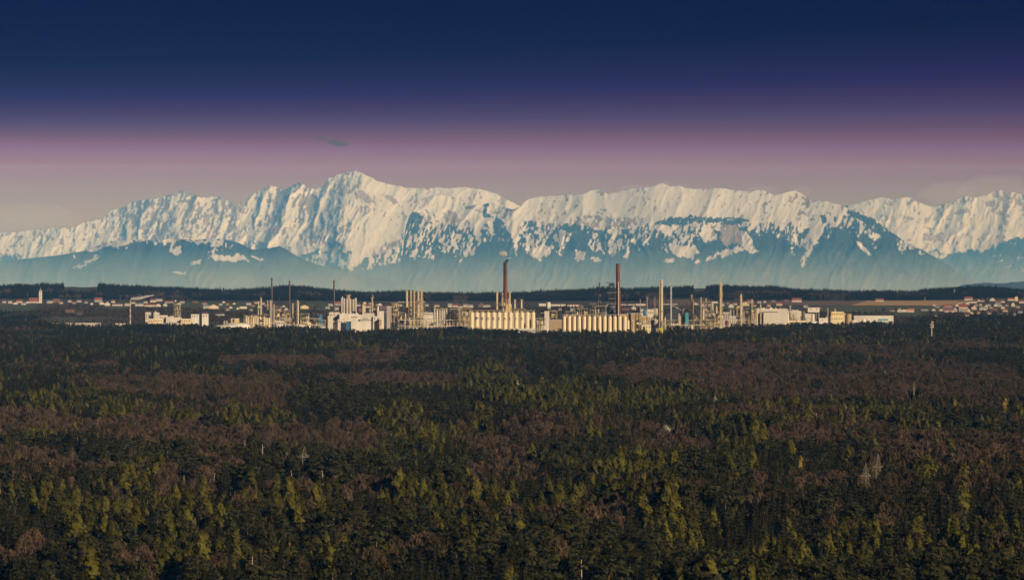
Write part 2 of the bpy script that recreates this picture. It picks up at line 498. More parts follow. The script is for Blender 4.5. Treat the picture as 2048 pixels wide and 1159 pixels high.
    X = np.vstack([np.stack([b[0] for b in back]), X]); D = np.vstack([np.stack([b[1] for b in back]), D]); Z = np.vstack([np.stack([b[2] for b in back]), Z])
    cb = np.zeros((4, len(px), 4)); cb[..., 0] = 0.8; cb[..., 3] = 1; cb[0,:,0] = 0; cb[0,:,1] = 1
    cov = np.concatenate([cb, cov], 0)
    o = grid_mesh(name, X, D, Z, M['mount'], cov)
    return tag(o, label, 'mountain', kind='structure')

mountain('mountain_range', 'high snowy main range with the highest peak',
 [(-120,470),(-60,468),(0,465),(30,464),(50,462),(75,458),(110,455),(150,453),(165,445),(180,440),(200,438),(215,430),(222,420),(235,417),(255,412),(262,402),(285,400),(310,398),
  (335,390),(350,384),(365,380),(378,382),(390,388),(398,395),(410,394),(425,395),(440,393),(452,398),(465,405),(472,412),(480,405),(490,400),(505,390),(520,380),(535,374),(548,372),
  (560,378),(575,376),(585,370),(597,365),(608,370),(615,376),(635,378),(645,372),(655,360),(665,352),(680,348),(690,345),(700,343),(713,341),(725,345),(735,352),(750,360),(770,366),
  (790,371),(810,374),(835,376),(855,378),(880,375),(900,376),(930,374),(955,377),(980,383),(1000,392),(1020,402),(1040,412),(1065,430),(1090,450),(1130,500),(1160,590)],
 66000, 592, 11, treeline=[(-120,512),(0,506),(60,512),(150,520),(300,520),(480,500),(560,505),(600,500),(640,498),(700,505),(740,512),(780,500),(830,490),(1100,480)], fade=48, patchy=0.03, calm=lambda x, y: np.interp(x, [0, 180, 300, 640, 720, 760, 830, 1000], [0.7, 0.9, 1.1, 1.1, 0.75, 0.6, 0.6, 0.45]),
 rocky=lambda x, y: np.interp(x, [0,180,230,460,640,700,730,800,850,1000], [0.75,0.85,0.98,0.95,0.80,0.70,0.45,0.5,0.25,0.2])*np.interp(y, [380,440,490,510], [1.0,0.92,0.62,0.55]),
 snowpoly=[[(585,465),(595,480),(615,498),(612,506),(596,508),(588,522),(578,518),(586,500),(582,480)],
  [(700,478),(720,465),(760,462),(815,448),(812,465),(790,480),(760,492),(735,505),(720,525),(700,542),(690,528),(702,505)],
  [(727,345),(752,362),(775,372),(830,380),(825,400),(805,405),(790,385),(765,392),(740,382),(722,375)],
  [(640,415),(665,385),(680,392),(700,395),(705,400),(680,412),(650,425),(620,430)],
  (0.5, [(740,500),(800,480),(815,520),(760,530),(735,540)])],
 rockpoly=[[(681,368),(688,367),(690,388),(678,388)],[(692,352),(701,356),(702,367),(696,362)],[(716,380),(722,378),(752,404),(738,406),(718,396)],[(762,388),(785,392),(800,410),(788,408)]])

mountain('mountain_range', 'jagged snowy range behind the right shoulder of the long plateau',
 [(1640,440),(1670,422),(1690,410),(1705,408),(1740,400),(1760,395),(1780,398),(1800,396),(1815,394),(1840,405),(1860,412),(1880,410),(1905,405),(1920,395),(1935,390),(1950,395),(1970,392),
  (1985,383),(1994,380),(2004,381),(2015,388),(2030,385),(2060,392),(2110,380),(2180,400)],
 72000, 594, 23, treeline=[(1640,480),(1800,490),(1860,500),(1900,507),(1960,498),(2000,484),(2048,476),(2180,480)], fade=22, step=2.0, calm=lambda x, y: 0.6+0*x,
 rocky=lambda x, y: np.interp(x, [1700,1800,1900,2048], [0.7,0.6,0.62,0.7])*np.interp(y, [400,430,480], [1.0,0.55,0.35]),
 rockpoly=[[(1983,384),(1996,380),(2000,390),(1992,396),(1984,392)],[(1800,430),(1826,432),(1828,438),(1806,436)],[(1905,424),(1935,415),(1940,424),(1912,430)],[(1968,402),(1982,400),(1984,412),(1972,414)],[(1850,478),(1885,462),(1888,468),(1856,482)]],
 forestpoly=[[(1980,520),(2048,478),(2100,470),(2100,560),(1980,560)]])

mountain('mountain', 'long snowy plateau mountain with wooded cliffs in front of the range',
 [(790,594),(800,545),(806,500),(811,455),(819,431),(828,418),(836,402),(850,396),(862,392),(885,390),(900,392),(920,400),(940,410),(965,408),(985,405),(1005,412),(1025,418),(1040,414),
  (1048,404),(1060,396),(1085,392),(1110,391),(1140,389),(1160,389),(1180,381),(1200,379),(1215,388),(1235,384),(1262,376),(1290,374),(1310,370),(1325,366),(1340,373),(1355,370),(1370,376),
  (1400,378),(1440,376),(1470,380),(1500,384),(1520,378),(1545,388),(1560,388),(1575,383),(1590,380),(1605,387),(1620,400),(1650,402),(1680,410),(1700,418),(1725,424),(1750,438),(1775,458),
  (1800,475),(1830,492),(1860,508),(1890,526),(1920,545),(1945,562),(1980,582),(2010,594)],
 52000, 596, 37, kslope=26, treeline=[(720,440),(800,425),(835,420),(850,440),(900,452),(950,460),(965,430),(1000,436),(1050,444),(1100,440),(1160,452),(1250,460),(1300,446),(1340,436),(1400,432),(1500,436),
  (1560,434),(1600,440),(1650,428),(1690,430),(1715,425),(1750,440),(1790,450),(1850,462),(1950,490),(2010,510)], fade=62, patchy=0.045, dclip=26, jag=1.2, calm=lambda x, y: np.where(x < 1040, 0.8, np.interp(y, [395, 430, 470], [0.35, 0.5, 1.0])),
 rocky=lambda x, y: np.interp(x, [820,900,1000,1100,1300,1500,1600,1700], [0.55,0.55,0.45,0.25,0.20,0.22,0.4,0.3]),
 snowpoly=[(0.6, [(812,462),(845,455),(870,462),(872,520),(815,515)]),(0.55, [(870,440),(950,455),(950,500),(880,505)]),[(925,425),(955,425),(985,430),(962,455),(960,484),(952,480),(945,455)],
  [(1012,424),(1050,424),(1044,455),(1038,475),(1034,512),(1030,510),(1028,490),(1018,460)],
  [(835,400),(880,393),(920,402),(935,425),(930,440),(900,432),(860,420),(842,415)],
  (0.5, [(1040,455),(1105,452),(1108,500),(1085,520),(1050,505)]),
  [(1052,495),(1102,492),(1100,505),(1080,520),(1062,512)],
  [(1118,462),(1134,462),(1128,480),(1121,510),(1116,508),(1120,485)],
  (0.55, [(1150,430),(1300,435),(1290,450),(1200,460),(1150,455)]),
  (0.75, [(1184,462),(1198,468),(1205,500),(1220,510),(1190,505),(1178,492),(1180,475)]),
  (0.75, [(1206,468),(1236,470),(1262,492),(1240,500),(1226,514),(1212,500)]),
  [(1150,500),(1172,506),(1168,518),(1152,522)],[(1178,516),(1198,514),(1200,520),(1182,522)],
  (0.7, [(1338,490),(1352,470),(1362,452),(1378,470),(1388,486),(1400,506),(1386,518),(1350,512)]),
  [(1340,490),(1395,495),(1400,508),(1380,516),(1345,508)],
  [(1412,448),(1436,440),(1432,455),(1420,482),(1410,486),(1396,466)],
  (0.7, [(1418,450),(1442,448),(1440,480),(1420,478)]),
  [(1482,462),(1494,462),(1502,475),(1508,496),(1518,503),(1500,506),(1486,498),(1480,480)],
  [(1410,516),(1440,503),(1470,494),(1484,494),(1488,502),(1462,508),(1446,520),(1440,508),(1412,522)],
  [(1622,440),(1645,442),(1648,462),(1636,482),(1624,500),(1616,514),(1604,534),(1602,522),(1614,500),(1612,478)],
  (0.7, [(1560,446),(1582,440),(1592,470),(1600,500),(1588,496),(1570,470)]),
  [(1706,475),(1722,486),(1742,510),(1730,506),(1712,486)],(0.6, [(1660,430),(1700,432),(1760,470),(1740,470),(1700,450),(1670,445)]),
  [(1736,470),(1762,470),(1760,476),(1740,478)],[(1812,478),(1840,494),(1838,498),(1816,484)],[(1838,502),(1850,506),(1845,510),(1836,508)],
  [(1390,522),(1400,520),(1396,528),(1388,530)],[(1330,518),(1350,516),(1345,524),(1330,526)]],
 rockpoly=[[(1440,452),(1470,448),(1482,462),(1482,485),(1450,490),(1440,478)],[(896,420),(912,424),(920,445),(905,448),(892,440)],[(1010,405),(1038,415),(1032,422),(1008,414)]],
 forestpoly=[[(808,450),(820,424),(832,424),(848,436),(840,446),(815,450)],[(963,425),(968,408),(978,404),(972,424),(985,432),(966,436)],
  [(985,440),(1004,440),(1026,480),(1030,520),(1004,520),(990,480)],[(1310,446),(1340,434),(1480,436),(1500,442),(1480,448),(1400,444),(1340,452)],
  [(1640,428),(1652,428),(1656,445),(1644,448)],[(1690,419),(1710,422),(1745,438),(1775,458),(1800,476),(1775,470),(1745,452),(1700,432)]])

mountain('foothill', 'wooded blue foothill with snow clearings before the left peaks',
 [(-120,524),(0,522),(60,516),(110,511),(150,505),(175,500),(200,490),(220,482),(260,479),(310,479),(350,476),(385,480),(420,476),(450,478),(480,486),(505,499),(530,497),(560,492),(575,500),
  (600,515),(640,530),(700,545),(760,556),(820,566),(900,580),(970,596)],
 46500, 596, 53, kslope=26, treeline=[(-120,480),(970,480)], fade=11, amp=0.4, step=2.0, jag=0.6, patchy=-0.2,
 snowpoly=[[(170,502),(200,490),(222,481),(262,478),(266,484),(250,488),(232,492),(212,494),(195,502)],(0.6, [(232,490),(262,486),(250,500),(235,498)]),
  [(195,508),(198,511),(180,524),(160,534),(148,540),(147,536),(170,522)],
  (0.55, [(330,482),(352,482),(362,492),(362,504),(350,510),(338,500),(330,494)]),[(335,498),(362,498),(360,506),(350,511)],
  [(375,484),(395,480),(420,477),(448,480),(445,487),(420,485),(398,486)],(0.7, [(420,486),(470,490),(440,505),(415,515),(420,500)]),
  [(420,510),(462,512),(482,508),(498,520),(470,522),(430,520)],[(386,522),(406,516),(402,526),(380,534)],[(505,512),(530,520),(528,524),(508,518)],
  [(345,543),(370,544),(372,548),(348,547)],[(146,511),(151,512),(149,520)],(0.6, [(290,482),(320,482),(315,490),(295,488)])])

# ---------------------------------------------------------------- haze (camera, plain and mountains inside; lid rises with the mountains)
hz = MB()
xa, xb, y0, y1, zb = -15000.0, 15000.0, -1500.0, 78000.0, -1020.0
def lid(y): return EYE + 280 + 0.0230*max(y, 0)
ln = lid(0)
hz.v = [(xa,y0,zb),(xb,y0,zb),(xb,y1,zb),(xa,y1,zb),(xa,y0,ln),(xb,y0,ln),(xb,y1,lid(y1)),(xa,y1,lid(y1))]
hz.v[4] = (xa,y0,ln+0.0230*y0); hz.v[5] = (xb,y0,ln+0.0230*y0)
hz.f = [(0,3,2,1),(4,5,6,7),(0,1,5,4),(1,2,6,5),(2,3,7,6),(3,0,4,7)]
M['haze'] = volume_mat('thin_valley_haze', (0.10,0.41,1.0), 1.75e-5, aniso=-0.25, absorb=(1,1,1))
haze = outward(hz.build('haze', M['haze']))
tag(haze, 'thin blue evening haze over the plain and the mountains', 'haze', kind='stuff')

# mist that gathers in the basin at the foot of the mountains: a wedge, thicker the lower one looks
ms = MB()
def mist_row(y, z0_, z1_):
    w = 0.2*y+2500
    return [(-w,y,z0_),(w,y,z0_),(w,y,z1_),(-w,y,z1_)]
gz = lambda y: -(y-9750)*0.0168+8
ms.v = mist_row(32500.0, gz(32500), gz(32500)+6)+mist_row(42400.0, gz(42400), 165.0)
ms.f = [(0,1,2,3),(7,6,5,4),(0,4,5,1),(1,5,6,2),(2,6,7,3),(3,7,4,0)]
M['mist'] = volume_mat('basin_mist', (0.50,0.90,1.0), 5.6e-5, aniso=-0.25, absorb=(1,1,1))
tag(outward(ms.build('mist', M['mist'])), 'pale mist lying at the foot of the mountains', 'mist', kind='stuff')

# clouds behind the range, outside the haze
def blob(name, label, cat, px, py, wpx, hpx, D, m, seed, tilt=0.0, depth=None, n=(28, 16), lump=0.35, kind=None):
    w, h = wpx/2*D/F, hpx/2*D/F; d = depth or w*0.6
    mb = MB(); nu, nv = n
    for j in range(nv+1):
        phi = math.pi*j/nv
        for i in range(nu):
            th = 2*math.pi*i/nu
            x, y, z = math.sin(phi)*math.cos(th), math.sin(phi)*math.sin(th), math.cos(phi)
            k = 1+lump*2*(float(fbm(3*x+7+seed, 3*z+2.5*y+3, seed, 3))-0.5)
            xx, zz = x*w*k, z*h*k
            mb.v.append((xx*math.cos(tilt)-zz*math.sin(tilt), y*d*k, xx*math.sin(tilt)+zz*math.cos(tilt)))
    for j in range(nv):
        for i in range(nu):
            a = j*nu+i; b_ = j*nu+(i+1) % nu
            mb.f.append((a, b_, b_+nu, a+nu)); mb.mi.append(0)
    o = outward(mb.build(name, m, smooth=False))
    o.location = (PX(px, D), D, PZ(py, D))
    return tag(o, label, cat, kind=kind)
M['cloud_dark'] = volume_mat('shaded_cloud_vapour', (0.20,0.17,0.24), 1.3e-3, absorb=(0.1,0.1,0.12))
M['cloud_soft'] = volume_mat('soft_cloud_vapour', (0.97,0.97,0.97), 5e-5, absorb=(1,1,1))
# ---------------------------------------------------------------- trees
M['bark'] = mat('dark_spruce_bark', (0.09,0.06,0.045), scale=2)
M['bark_pale'] = mat('pale_beech_bark', (0.22,0.18,0.15), scale=2)
M['bark_pine'] = mat('orange_pine_bark', (0.42,0.27,0.17), (0.28,0.18,0.12), scale=1)
def leaf_mat(name, a, b_, rnd, scale=0.35):
    return mat(name, a, b_, scale=scale, rough=0.95, spec=0.03, rnd=rnd)
M['spruce'] = leaf_mat('spruce_needles', (0.029,0.026,0.007), (0.012,0.012,0.004), 0.35)
M['spruce_young'] = leaf_mat('young_spruce_needles', (0.042,0.044,0.014), (0.022,0.026,0.010), 0.3)
M['larch'] = leaf_mat('fresh_larch_needles', (0.100,0.088,0.012), (0.055,0.052,0.012), 0.45)
M['beech'] = leaf_mat('bare_beech_twigs', (0.125,0.084,0.052), (0.066,0.044,0.029), 0.28)
M['beech_bud'] = leaf_mat('budding_twigs', (0.092,0.066,0.030), (0.060,0.044,0.022), 0.28)
M['pine'] = leaf_mat('pine_needles', (0.045,0.041,0.014), (0.024,0.024,0.009), 0.3)
M['yellow'] = leaf_mat('yellow_spring_leaves', (0.30,0.22,0.045), (0.2,0.15,0.035), 0.15)
M['blossom'] = leaf_mat('white_cherry_blossom', (0.60,0.54,0.42), (0.22,0.20,0.13), 0.25)

R3 = random.Random(11)
def rdir(R, up=0.0):
    while True:
        v = Vector((R.uniform(-1,1), R.uniform(-1,1), R.uniform(-1,1)))
        if 0.1 < v.length < 1: break
    v.normalize(); v.z += up
    return v.normalized()
def clump(mb, c, s, R, flat=0.0, el=1.0, out=None):
    """one spray of foliage: a leaf-shaped patch, facing roughly out of the crown when out is given"""
    if out is not None:
        n = (Vector(out).normalized()+rdir(R)*0.55).normalized(); a = n.cross(rdir(R))
        if a.length < 0.05: a = n.orthogonal()
        a.normalize(); b_ = n.cross(a); c = Vector(c)
        mb.quad(tuple(c-a*s*el), tuple(c-b_*s*0.75), tuple(c+a*s*el), tuple(c+b_*s*0.75)); return
    a = rdir(R); a.z *= (1-flat); a.normalize()
    b_ = a.orthogonal(); b_.rotate(__import__('mathutils').Quaternion(a, R.uniform(0, 6.28))); b_.normalize()
    c = Vector(c)
    mb.quad(tuple(c-a*s*el), tuple(c-b_*s*0.6), tuple(c+a*s*el), tuple(c+b_*s*0.6))
def trunk_mb(h, r, bend=0.0, R=R3, n=6):
    mb = MB(); dx, dy = R.uniform(-bend, bend), R.uniform(-bend, bend)
    p = (0,0,-1.0); rr = r
    for k in range(1, 5):
        t = k/4; q = (dx*t*t, dy*t*t, h*t); r2 = r*(1-0.85*t)
        mb.bar(p, q, rr, r2, n); p, rr = q, r2
    return mb
def spruce_proto(R, h=22.0, rad=3.0, start=0.12, n=17):
    c = MB()
    for j in range(n):
        t = start+(0.97-start)*j/(n-1)
        z = h*t; r = rad*(1-t)**0.75*(0.85+0.3*R.random())+0.25
        k = max(5, int(9-4*t))
        off = R.uniform(0, 6.28)
        for i in range(k):
            if R.random() < 0.1: continue
            a = off+6.283*i/k+R.uniform(-0.25, 0.25); rr = r*R.uniform(0.75, 1.2)
            ca, sa = math.cos(a), math.sin(a); w = 0.28*rr+0.35
            dz = -0.28*rr*R.uniform(0.6,1.4)
            p0 = (0.05*ca, 0.05*sa, z+0.35); p1 = (ca*rr*0.55-sa*w, sa*rr*0.55+ca*w, z+dz*0.35-0.15)
            p2 = (ca*rr, sa*rr, z+dz); p3 = (ca*rr*0.55+sa*w, sa*rr*0.55-ca*w, z+dz*0.35-0.15)
            c.tri(p0, p1, p2); c.tri(p0, p2, p3)
            # hanging twigs under the branch
            c.tri((ca*rr*0.3, sa*rr*0.3, z+dz*0.2), p2, (ca*rr*0.6, sa*rr*0.6, z+dz*0.6-0.9))
    c.bar((0,0,h*0.93), (0,0,h*1.0), 0.14, 0.02, 4)
    return c, trunk_mb(h*0.95, 0.26, 0, R)
def larch_proto(R, h=22.0, rad=3.4, n=760):
    c = MB()
    for i in range(n):
        t = R.random()**0.85
        zt = 0.16+0.84*t
        prof = math.sin(min(1, (1-t)*1.25)*math.pi/2)**0.85*(0.55+0.45*min(1, t*3.2))
        r = rad*prof*(0.35+0.65*R.random()**0.3)*(0.85+0.3*math.sin(t*19+R.random()*0.6)**2)
        a = R.uniform(0, 6.283)
        r *= 0.82+0.25*math.sin(a*3+t*9)
        clump(c, (r*math.cos(a), r*math.sin(a), h*zt), R.uniform(0.4, 0.85), R, 0.4, out=(math.cos(a), math.sin(a), 0.55))
    return c, trunk_mb(h*0.97, 0.24, 0.2, R)
def beech_proto(R, h=20.0, rad=4.6, limbs=11, twigs=820, wid=0.13):
    c = MB(); ends = []
    for i in range(limbs):
        a = 6.283*i/limbs+R.uniform(-0.3, 0.3); z0 = h*R.uniform(0.32, 0.6)
        rr = rad*R.uniform(0.45, 0.95); z1 = min(h*0.95, z0+h*R.uniform(0.25, 0.42))
        mid = (math.cos(a)*rr*0.5, math.sin(a)*rr*0.5, z0+(z1-z0)*0.45); e = (math.cos(a)*rr, math.sin(a)*rr, z1)
        c.bar((0,0,z0), mid, 0.13, 0.08, 3); c.bar(mid, e, 0.08, 0.03, 3); ends += [mid, e]
    for i in range(twigs):
        # dome shaped crown surface and inside
        u = R.random(); a = R.uniform(0, 6.283)
        zt = u**0.7; r = rad*math.sqrt(max(0.0, 1-(zt*1.0)**2))*(0.5+0.55*R.random()**0.5)
        lob = 0.85+0.22*math.sin(a*4+1.3)+0.08*math.sin(a*9)
        p = Vector((r*lob*math.cos(a), r*lob*math.sin(a), h*(0.48+0.50*zt*(0.92+0.1*math.sin(a*3)))))
        d = Vector((p.x*0.18, p.y*0.18, 1.3)).normalized()+rdir(R)*0.55
        d.normalize(); L = R.uniform(0.9, 2.2)
        s = d.orthogonal(); s.rotate(__import__('mathutils').Quaternion(d, R.uniform(0, 6.28))); s *= wid*R.uniform(0.8, 2.2)
        q = p-d*L*0.6
        c.tri(tuple(q-s), tuple(q+s), tuple(p+d*L*0.5))
        if i % 2: 
            e = p+rdir(R, 0.5)*L*0.6
            c.tri(tuple(p-s), tuple(p+s), tuple(e))
    return c, trunk_mb(h*0.72, 0.30, 0.5, R)
def pine_proto(R, h=21.0, rad=3.0, pads=13):
    c = MB()
    for i in range(pads):
        t = R.uniform(0.6, 1.0); a = R.uniform(0, 6.283); r = rad*R.uniform(0.2, 0.95)*(1.25-t*0.9)*1.5
        cx, cy, cz = r*math.cos(a), r*math.sin(a), h*t
        c.bar((0,0,cz-1.4), (cx,cy,cz-0.2), 0.08, 0.04, 3)
        for k in range(34):
            v = rdir(R)
            clump(c, (cx+v.x*1.6, cy+v.y*1.6, cz+v.z*0.7), R.uniform(0.35, 0.65), R, 0.5, out=(v.x, v.y, v.z+0.5))
    return c, trunk_mb(h*0.96, 0.21, 0.9, R)
def bloom_proto(R, h=24.0, rad=3.8, n=520):
    c = MB()
    for i in range(n):
        v = rdir(R); k = R.random()**0.4
        lob = 0.8+0.3*math.sin(4*math.atan2(v.y, v.x)+v.z*3)
        clump(c, (v.x*rad*k*lob, v.y*rad*k*lob, h*0.82+v.z*h*0.15*k*(0.7+0.5*math.sin(3*math.atan2(v.y, v.x)))), R.uniform(0.25, 0.55), R, out=(v.x, v.y, v.z+0.4))
    return c, trunk_mb(h*0.75, 0.22, 0.3, R)

PROTO = {}     # kind -> list of (crown mesh, trunk mesh, joined mesh)
def make_protos(kind, fn, leafm, barkm, count, **kw):
    out = []
    for i in range(count):
        R = random.Random(100*len(PROTO)+i)
        kk = {k: (v*R.uniform(0.85, 1.15) if k in ('rad',) else v) for k, v in kw.items()}
        c, t = fn(R, **kk)
        cm = c.mesh(kind+'_crown', M[leafm]); tm = t.mesh(kind+'_trunk', M[barkm])
        j = MB(); j.v = list(c.v)+list(t.v); j.f = list(c.f)+[tuple(k+len(c.v) for k in f) for f in t.f]
        j.mi = [0]*len(c.f)+[1]*len(t.f)
        out.append((cm, tm, j.mesh(kind+'_tree', [M[leafm], M[barkm]])))
    PROTO[kind] = out
make_protos('spruce', spruce_proto, 'spruce', 'bark', 4, rad=2.9)
make_protos('young_spruce', spruce_proto, 'spruce_young', 'bark', 2, rad=2.6, h=17.0)
make_protos('larch', larch_proto, 'larch', 'bark', 4, rad=4.1)
make_protos('beech', beech_proto, 'beech', 'bark_pale', 4, rad=4.6)
make_protos('budding', beech_proto, 'beech_bud', 'bark_pale', 2, rad=4.4)
make_protos('pine', pine_proto, 'pine', 'bark_pine', 3, rad=3.0)
make_protos('yellow', larch_proto, 'yellow', 'bark', 1, rad=4.2, h=17.0, n=600)
make_protos('blossom', bloom_proto, 'blossom', 'bark', 2, rad=3.6)

def scatter(name, kind, pts, label, cat=None):
    """the far trees of one kind as one object: trees instanced on points. pts: rows x, y, z, rot, scale, height scale, variant"""
    if not len(pts): return None
    pts = np.asarray(pts, float)
    me = bpy.data.meshes.new(name)
    me.vertices.add(len(pts)); me.vertices.foreach_set('co', pts[:, :3].astype(np.float32).ravel())
    for an, dt, arr in (('turn', 'FLOAT', pts[:, 3]), ('variant', 'INT', pts[:, 6])):
        a = me.attributes.new(an, dt, 'POINT'); a.data.foreach_set('value', arr.astype(np.int32 if dt == 'INT' else np.float32))
    a = me.attributes.new('size', 'FLOAT_VECTOR', 'POINT')
    a.data.foreach_set('vector', np.stack([pts[:, 4], pts[:, 4], pts[:, 5]], -1).astype(np.float32).ravel())
    me.update()
    o = bpy.data.objects.new(name, me); col.objects.link(o)
    c = bpy.data.collections.new(kind+'_variants')
    for i, (_, _, jm) in enumerate(PROTO[kind]):
        c.objects.link(bpy.data.objects.new('%s_variant_%02d' % (kind, i), jm))
    ng = bpy.data.node_groups.new('plant_'+kind, 'GeometryNodeTree')
    ng.interface.new_socket('Geometry', in_out='INPUT', socket_type='NodeSocketGeometry')
    ng.interface.new_socket('Geometry', in_out='OUTPUT', socket_type='NodeSocketGeometry')
    N, L = ng.nodes, ng.links
    gi = N.new('NodeGroupInput'); go = N.new('NodeGroupOutput')
    ci = N.new('GeometryNodeCollectionInfo'); ci.inputs['Collection'].default_value = c
    ci.inputs['Separate Children'].default_value = True; ci.inputs['Reset Children'].default_value = True
    ip = N.new('GeometryNodeInstanceOnPoints'); ip.inputs['Pick Instance'].default_value = True
    def attr(n, t):
        q = N.new('GeometryNodeInputNamedAttribute'); q.data_type = t; q.inputs['Name'].default_value = n; return q.outputs['Attribute']
    cx = N.new('ShaderNodeCombineXYZ'); L.new(attr('turn', 'FLOAT'), cx.inputs[2])
    L.new(gi.outputs[0], ip.inputs['Points']); L.new(ci.outputs[0], ip.inputs['Instance'])
    L.new(attr('variant', 'INT'), ip.inputs['Instance Index'])
    L.new(cx.outputs[0], ip.inputs['Rotation']); L.new(attr('size', 'FLOAT_VECTOR'), ip.inputs['Scale'])
    L.new(ip.outputs[0], go.inputs[0])
    md = o.modifiers.new('trees', 'NODES'); md.node_group = ng
    return tag(o, label, cat, kind='stuff')

# ---- where each kind grows in the big wood: patches given where their tree tops show (column, row, half width, half height)
BEECH = [(300,875,190,24),(520,790,75,40),(330,770,140,24),(60,850,80,22),(600,880,70,22),(680,880,90,28),(740,712,70,12),(100,728,130,8),(60,950,90,30),(1330,745,150,24),(1500,750,160,32),
 (1620,790,130,16),(1850,760,210,38),(1990,790,90,34),(1480,840,130,16),(1700,880,160,24),(1890,905,130,28),(1900,935,160,16),(1300,880,70,18),(1110,860,90,14),(1000,910,70,14),(780,760,160,18),
 (960,880,50,12),(800,1130,90,24),(1080,1060,70,22),(1200,1060,70,32),(1620,980,45,18),(1480,985,45,14),(1450,700,110,12),(430,900,90,12),(950,1050,60,22),(280,1130,50,24),(60,1125,70,24),
 (650,1000,110,12),(1370,900,60,14),(1700,700,200,10),(560,720,120,9),(1960,1000,90,14),(1150,990,60,12),(330,960,60,16),(1950,690,140,9)]
LARCH = [(100,820,80,30),(190,800,70,28),(230,835,50,24),(330,850,70,17),(490,840,50,24),(530,850,45,18),(800,860,60,28),(715,890,55,28),(860,890,45,24),(925,880,35,28),(970,760,60,28),(1130,800,160,28),
 (1300,800,90,24),(1390,770,35,24),(1180,870,35,24),(960,845,25,18),(1530,850,90,28),(1700,830,90,34),(1790,840,80,28),(1600,810,60,18),(1420,860,70,18),(280,1000,45,30),(120,1030,50,24),
 (210,1060,70,24),(360,1050,70,30),(450,1060,50,24),(560,1030,70,24),(600,1060,60,24),(800,1010,70,30),(900,1020,90,34),(980,1040,60,28),(1060,1060,35,24),(1120,1020,35,20),(1200,1040,70,28),
 (1290,1040,70,28),(1340,1060,60,24),(1450,960,24,14),(1500,950,24,14),(1560,1100,70,34),(1710,1100,70,38),(1880,1100,70,28),(1980,1110,70,34),(1540,1120,34,34),(640,1040,45,24),(20,1130,34,24),
 (510,760,24,15),(1570,690,70,14),(1680,690,60,12),(1350,1100,55,24),(50,870,70,18),(880,1120,60,24),(450,1130,70,24),(640,1120,60,20)]
PINE = [(430,945,220,34),(830,950,110,28),(640,960,90,24),(1180,910,120,20),(700,800,150,30),(1400,930,90,18),(250,925,80,20)]
def patch_at(L, x, y):
    s = np.zeros(x.shape)
    w = 12*(fbm(x/30, y/15, 77, 2)-0.5)*2
    for cx, cy, rx, ry in L:
        s = np.maximum(s, 1.25-((x+w-cx)/rx)**2-((y+w*0.6-cy)/ry)**2)
    return s

G = np.random.default_rng(5)
def grid_points(d0, d1, sp, pad=60):
    """loose grid of planting places inside the field of view and a margin"""
    X = []; 
    ys_ = np.arange(d0, d1, sp)
    for y in ys_:
        w = 0.1635*y*1.04+pad
        x = np.arange(-w, w, sp)
        X.append(np.stack([x, np.full(len(x), y)], -1))
    P = np.concatenate(X)
    P += G.uniform(-0.46*sp, 0.46*sp, P.shape)
    return P
P = grid_points(1130, 6100, 5.6)
pxs = 1024+F*P[:,0]/P[:,1]
P = P[P[:,1] < edge_d(pxs)+15*(vnoise(pxs/9, pxs*0, 8)-0.5)]
# openings in front of the pylons and of the bare stems
STEMS = [(472,932,56,0),(428,940,44,-6),(361,938,26,0),(645,935,52,3),(775,952,30,0),(838,962,28,5),(826,970,24,0),(745,975,20,0),(921,975,20,0),(985,972,22,0),(1219,757,20,0),(100,928,30,0),(490,878,28,2),(525,885,38,0),
 (1711,975,26,0),(1828,760,14,0),(583,940,18,0),(368,945,24,0),(1163,1105,26,0),(505,1105,34,0)]
pxs = 1024+F*P[:,0]/P[:,1]
gone = np.zeros(len(P), bool)
rowsP = [(609,16,1905,1780),(573,8,2015,1930),(1756,12,1865,1730),(1731,10,1785,1725)]
for s_ in STEMS:
    D_s = F*(EYE-27)/(s_[1]-HY); D_s = F*(EYE-27-Z0(PX(s_[0], D_s), D_s))/(s_[1]-HY)
    rowsP.append((s_[0], 19, D_s-4, D_s-4-0.9*s_[2]*D_s*D_s/(F*133)))
BLOSSOMS = [(1332,846,1.35,'white blossoming cherry tree, the largest white spot in the forest'),(1035,759,1.0,'narrow white blossoming tree in the middle of the forest'),
    (1690,808,0.9,'cream blossoming tree among yellow green larches'),(1716,818,0.8,'pale blossoming tree just right of the cream one'),(1430,790,0.9,'low cream blossoming tree at the edge of the brown beeches'),
    (1632,826,0.7,'small blossoming tree before the brown beech patch'),(1545,808,0.6,'tiny blossoming tree beside dark spruces'),(1770,738,0.6,'faint blossoming tree in the far brown beeches'),
    (755,700,0.7,'tiny white blossoming tree in the far brown patch')]
YELLOWS = [(882,938,1.05,'yellow flowering tree standing over dark spruces'),(1298,909,0.85,'small round yellow tree between dark spruces'),(1602,912,0.9,'yellow tree left of the two power towers'),
    (1897,990,0.8,'pale yellow tree at the right of the forest'),(2005,985,0.9,'pale yellow tree nearest the right edge'),(1910,800,1.0,'soft yellow tree before the far brown beeches'),(2010,795,1.0,'soft yellow round tree at the end of the brown beeches')]
for L_, a_, c_ in ((BLOSSOMS, 0, 23.3), (YELLOWS, 0, 25.3)):
    for px, py, s_, _ in L_:
        h_ = a_*s_+c_; D_s = F*(EYE-h_)/(py-HY); D_s = F*(EYE-h_-Z0(PX(px, D_s), D_s))/(py-HY)
        rowsP.append((px, 24 if s_ > 1 else 10, D_s+6, D_s-90))
for px, w, D1, D0_ in rowsP:
    gone |= (np.abs(pxs-px) < w) & (P[:,1] < D1) & (P[:,1] > D0_)
P = P[~gone]
